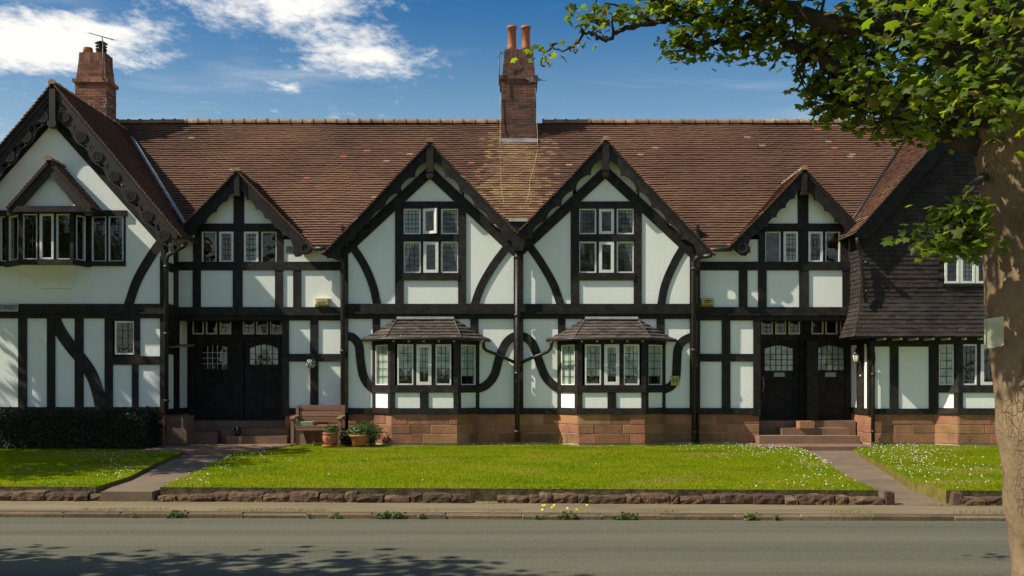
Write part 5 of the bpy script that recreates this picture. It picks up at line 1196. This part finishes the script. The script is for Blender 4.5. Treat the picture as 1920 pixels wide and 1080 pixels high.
def grow(parent, limbs, blobs, seed, size, gold=.0, twigs=True, trunk_w=.05, crown='crown', mult=1., rough_trunk=False):
    mesh = []
    rgn = np.random.default_rng(seed)
    L = []
    for i, (P, R) in enumerate(limbs):
        Q = spline(P, 5); RR = np.interp(np.linspace(0, len(P)-1, len(Q)), range(len(P)), R)
        if i: Q = [q+Vector(rgn.normal(0, .012+.25*RR[j]*.12, 3)) if 0 < j < len(Q)-1 else q for j, q in enumerate(Q)]
        if i == 0 and rough_trunk:
            Q = spline(P, 9); RR = np.interp(np.linspace(0, len(P)-1, len(Q)), range(len(P)), R); V, Fc = tubegeo(Q, list(RR), 40)
            for q in range(len(V)):
                c_ = Q[q//40]; d_ = V[q]-c_; nz = noise.noise(V[q]*2.6)*.055+noise.noise(Vector((V[q].x*9, V[q].y*9, V[q].z*4)))*.022+noise.noise(V[q]*24)*.008
                V[q] = c_+d_*(1+nz/.27)
            mesh_obj('trunk', V, Fc, 'bark', parent, smooth=True); continue
        tube('trunk' if i == 0 else 'limb', Q, list(RR), 'bark' if i == 0 else 'twig', parent, 18 if i == 0 else 9, wob=trunk_w if i == 0 else .08)
        if i: L += [(q, r) for q, r in zip(Q, RR)]
    V, T_, fm, P = leaf_cloud(blobs, size, seed, gold, mult)
    tri_obj(crown, V, T_, 'leaf', parent, mats=['leaf', 'leaf_gold'], fm=fm)
    if twigs and L:
        A = np.array([tuple(q) for q, _ in L]); geos = []
        for c in P[rgn.permutation(len(P))[:twigs if twigs > 1 else 260]]:
            j = int(np.argmin(((A-c)**2).sum(1))); a = Vector(A[j]); b = Vector(c); d = b-a
            if d.length < .06 or d.length > (.75 if L[j][1] > .035 or a.z > 3.2 else .3): continue
            m = a+d*.5+Vector(rgn.normal(0, .10*d.length, 3)); geos.append(tubegeo(spline([a, m, b], 3), [.016, .014, .012, .010, .008, .006, .004][:7], 5))
        if geos: o = mesh_obj('twigs', *join(*geos), 'twig', parent, smooth=True); o['kind'] = 'stuff'
TY = -16.5
def TP(px, py, y=TY): return W(px, py, y)
tree = thing('street_tree', (TP(1985, 1150).x, TY, -.25), 'large sycamore with a leaning pale trunk and overhanging leafy branches', 'tree')
trunk = ([TP(1995, 1175), TP(1975, 1080), TP(1961, 960), TP(1948, 820), TP(1934, 680), TP(1920, 560), TP(1917, 450), TP(1913, 350), TP(1902, 270), TP(1885, 205)], [.33, .285, .272, .268, .262, .268, .262, .265, .275, .23])
lim = [trunk,
 ([TP(1895, 250), TP(1840, 150), TP(1790, 60), TP(1755, -40), TP(1725, -180, -16.3), TP(1700, -380, -16.1), TP(1690, -600, -16)], [.2, .18, .165, .15, .12, .09, .05]),
 ([TP(1890, 240), TP(1880, 120, -16.6), TP(1895, 0, -16.8), TP(1930, -180, -17), TP(1960, -420, -17.2), TP(1990, -700, -17.2)], [.22, .19, .17, .14, .1, .05]),
 ([TP(1925, 290), TP(1985, 180, -16.3), TP(2090, 60, -16.1), TP(2230, -60, -15.8), TP(2400, -150, -15.5)], [.18, .14, .11, .08, .04]),
 ([TP(1775, 50), TP(1700, 42, -16.4), TP(1640, 48, -16.3), TP(1570, 46, -16.2), TP(1495, 22, -16.1), TP(1440, 3, -16.1), TP(1370, -25, -16.0), TP(1280, -60, -15.9)], [.10, .085, .078, .07, .06, .052, .04, .025]),
 ([TP(1860, 265), TP(1760, 240, -16.3), TP(1680, 200, -16.1), TP(1588, 140, -15.9), TP(1551, 112, -15.8), TP(1477, 80, -15.7), TP(1452, 57, -15.7), TP(1400, 45, -15.7), TP(1333, 36, -15.6), TP(1278, 27, -15.6), TP(1222, 44, -15.5), TP(1167, 55, -15.5), TP(1141, 71, -15.5), TP(1122, 71, -15.5), TP(1100, 63, -15.4), TP(1081, 81, -15.4), TP(1063, 93, -15.4), TP(1044, 94, -15.4), TP(1035, 83, -15.4)],
   [.10, .085, .07, .055, .048, .042, .038, .034, .030, .027, .024, .020, .017, .015, .012, .010, .008, .006, .005]),
 ([TP(1452, 60, -15.7), TP(1390, 75, -15.6), TP(1330, 82, -15.5), TP(1300, 92, -15.5)], [.03, .026, .018, .008]),
 ([TP(1222, 44, -15.5), TP(1185, 20, -15.4), TP(1150, 8, -15.4), TP(1120, 12, -15.4)], [.018, .013, .009, .005]),
 ([TP(1122, 71, -15.5), TP(1121, 45, -15.5), TP(1113, 18, -15.5), TP(1118, -8, -15.5)], [.012, .010, .008, .005]),
 ([TP(1278, 27, -15.6), TP(1240, 5, -15.6), TP(1225, -30, -15.6)], [.02, .014, .008]),
 ([TP(1444, 110, -16.0), TP(1446, 40, -16.0), TP(1443, -30, -16.0), TP(1452, -140, -16.1)][1:], [.04, .045, .05]),
 ([TP(1755, -40), Vector((2.4, -16.9, 4.75)), Vector((1.6, -17.2, 4.8)), Vector((.7, -17.45, 4.6))], [.06, .045, .03, .012]),  # unseen branch added to carry leaves that shade the trunk
 ([TP(1850, 330), TP(1830, 345, -16.9), TP(1800, 395, -17.0), TP(1785, 430, -17.0)], [.03, .02, .014, .006]),
]
def B(px, py, y, rx, rz, ry, n): return (TP(px, py, y), (rx, ry, rz), n)
blobs = [
 B(1640, 60, -15.7, .62, .32, .7, 330), B(1560, 170, -15.4, .30, .17, .3, 330), B(1620, 190, -15.5, .38, .17, .4, 330), B(1540, 90, -15.6, .34, .2, .4, 170), B(1700, 150, -15.7, .5, .36, .7, 400), B(1690, 235, -15.7, .22, .10, .3, 150), B(1760, 215, -15.9, .34, .18, .4, 220),
 B(1830, 60, -15.7, .6, .4, .6, 420), B(1900, 130, -15.6, .5, .4, .6, 380), B(1790, 150, -16.9, .7, .4, .5, 420), B(1950, 40, -16.6, .7, .5, .8, 360), B(1720, 20, -16.4, .8, .35, .8, 420),
 B(1380, 60, -15.7, .36, .16, .35, 170), B(1300, 60, -15.6, .22, .17, .25, 130), B(1350, 15, -15.8, .45, .12, .4, 150), B(1440, 40, -15.9, .35, .2, .4, 150), B(1270, 95, -15.5, .13, .09, .15, 55), B(1395, 95, -15.5, .16, .06, .15, 50), B(1450, 95, -15.6, .10, .07, .1, 34), B(1250, 20, -15.6, .2, .12, .2, 80),
 B(1180, 18, -15.4, .22, .10, .2, 60), B(1120, 30, -15.5, .12, .12, .12, 30), B(1160, 40, -15.5, .12, .06, .1, 26), B(1075, 22, -15.4, .05, .04, .05, 7), B(1024, 98, -15.4, .045, .06, .04, 15), B(1070, 70, -15.4, .02, .02, .02, 2), B(1098, 50, -15.4, .03, .03, .03, 5), B(1085, 88, -15.4, .02, .025, .02, 4),
 B(1800, 425, -17.0, .20, .16, .18, 110), B(1815, 462, -17.0, .16, .07, .14, 60), B(1765, 460, -17.0, .18, .10, .15, 55), B(1830, 400, -17.0, .10, .10, .12, 40), B(1710, 440, -17.0, .04, .05, .06, 8),
 # the crown above the picture, with unseen clumps added to shade the trunk
 (Vector((.9, -17.4, 4.6)), (.5, .35, .34), 150), (Vector((1.6, -17.2, 4.75)), (.5, .4, .3), 60),
 B(1650, -150, -15.6, 1.0, .6, 1.0, 800), B(1400, -120, -16.2, .9, .4, .9, 900), B(1500, -240, -16.6, .8, .5, .8, 600), B(1900, -200, -16.0, 1.1, .7, 1.2, 900), B(2150, -50, -15.7, 1.0, .7, 1.0, 700), B(1750, -450, -16.2, 1.3, .8, 1.4, 900), B(2050, -520, -16.6, 1.3, .8, 1.4, 800), B(2350, -200, -15.6, .9, .7, 1.0, 450), B(1880, -800, -16.6, 1.1, .7, 1.1, 600), B(1950, 0, -18.0, 1.1, .8, .9, 500),
]
grow(tree, lim, blobs, 17, .060, gold=.05, twigs=900, trunk_w=.02, mult=1.22, rough_trunk=True)
# burrs on the trunk
for px, py, r in ((1868, 575, .055), (1856, 470, .04)): pass
# winged seed bunches hanging from the branch tips
rgn = np.random.default_rng(31)
for px, py in ((1028, 112), (1083, 88), (1068, 22), (1215, 30), (1575, 118), (1890, 50), (1240, 78), (1300, 22), (1375, 60)):
    n = 16; c = np.array(TP(px, py, -15.42)); V, T_ = leafmesh(c+rgn.normal(0, 1, (n, 3))*(.022, .022, .03), rgn.normal(0, 1, (n, 3)), rgn.uniform(.014, .026, n), OVAL, OVALT, rgn); tri_obj('seed_bunch', V, T_, 'leaf_gold', tree)
# plate nailed to the trunk
c = TP(1864, 654, -16.76); t = thing('trunk_plate', c, 'weathered pale metal plate nailed edgewise to the tree trunk', 'plate')
fp = Fr(c, (.93, -.36, 0), (-.36, -.93, 0)); w_, h_ = .125, .235; sh = .012
plate('plate_sheet', [(-w_/2, .0), (w_/2-.012, .018), (w_/2, .03), (w_/2, h_-.0), (-w_/2, h_-.018)], fp, .0, .006, 'plate', t); plate('plate_rim', [(-w_/2-.004, .0), (-w_/2+.006, .0), (-w_/2+.006, h_-.018), (-w_/2-.004, h_-.018)], fp, .012, .018, 'plate', t)

# street trees just outside the picture; they shade the left house, its lawn and the road
def shade_tree(x, y, h, r, label, seed, n=2600, skew=(0, 0)):
    t = thing('street_tree', (x, y, -.2), label, 'tree'); rgn = random.Random(seed); zc = h*.62
    limbs = [([Vector((x, y, -.3)), Vector((x+.05, y, h*.2)), Vector((x-.05, y+.05, h*.4)), Vector((x, y, h*.8))], [.32, .27, .22, .06])]; bl = []
    for i in range(9):
        a = i*2.4+rgn.uniform(-.3, .3); e = rgn.uniform(.0, .75); rr = r*rgn.uniform(.55, .9)*(1-.35*e)
        p = Vector((x+math.cos(a)*rr+skew[0]*e, y+math.sin(a)*rr+skew[1]*e, h*.38+(h*.6)*e)); z0 = h*.3+e*h*.35
        limbs.append(([Vector((x, y, z0)), (Vector((x, y, z0))+p)/2+Vector((0, 0, .4)), p], [.1, .07, .03])); bl.append((p, (r*.42, r*.42, r*.30), n//9))
    grow(t, limbs, bl, seed, .12, twigs=60)
    return t
shade_tree(-16.7, -2.9, 15.0, 2.9, 'tall garden tree standing at the far end of the hedge', 42, 6000)
shade_tree(-14.9, -6.9, 10.4, 3.5, 'leafy street tree standing on the lawn left of the hedge', 41, 9500)
shade_tree(-8.5, -18.6, 8.6, 3.3, 'leafy street tree across the road from the hedge', 43, 7500)
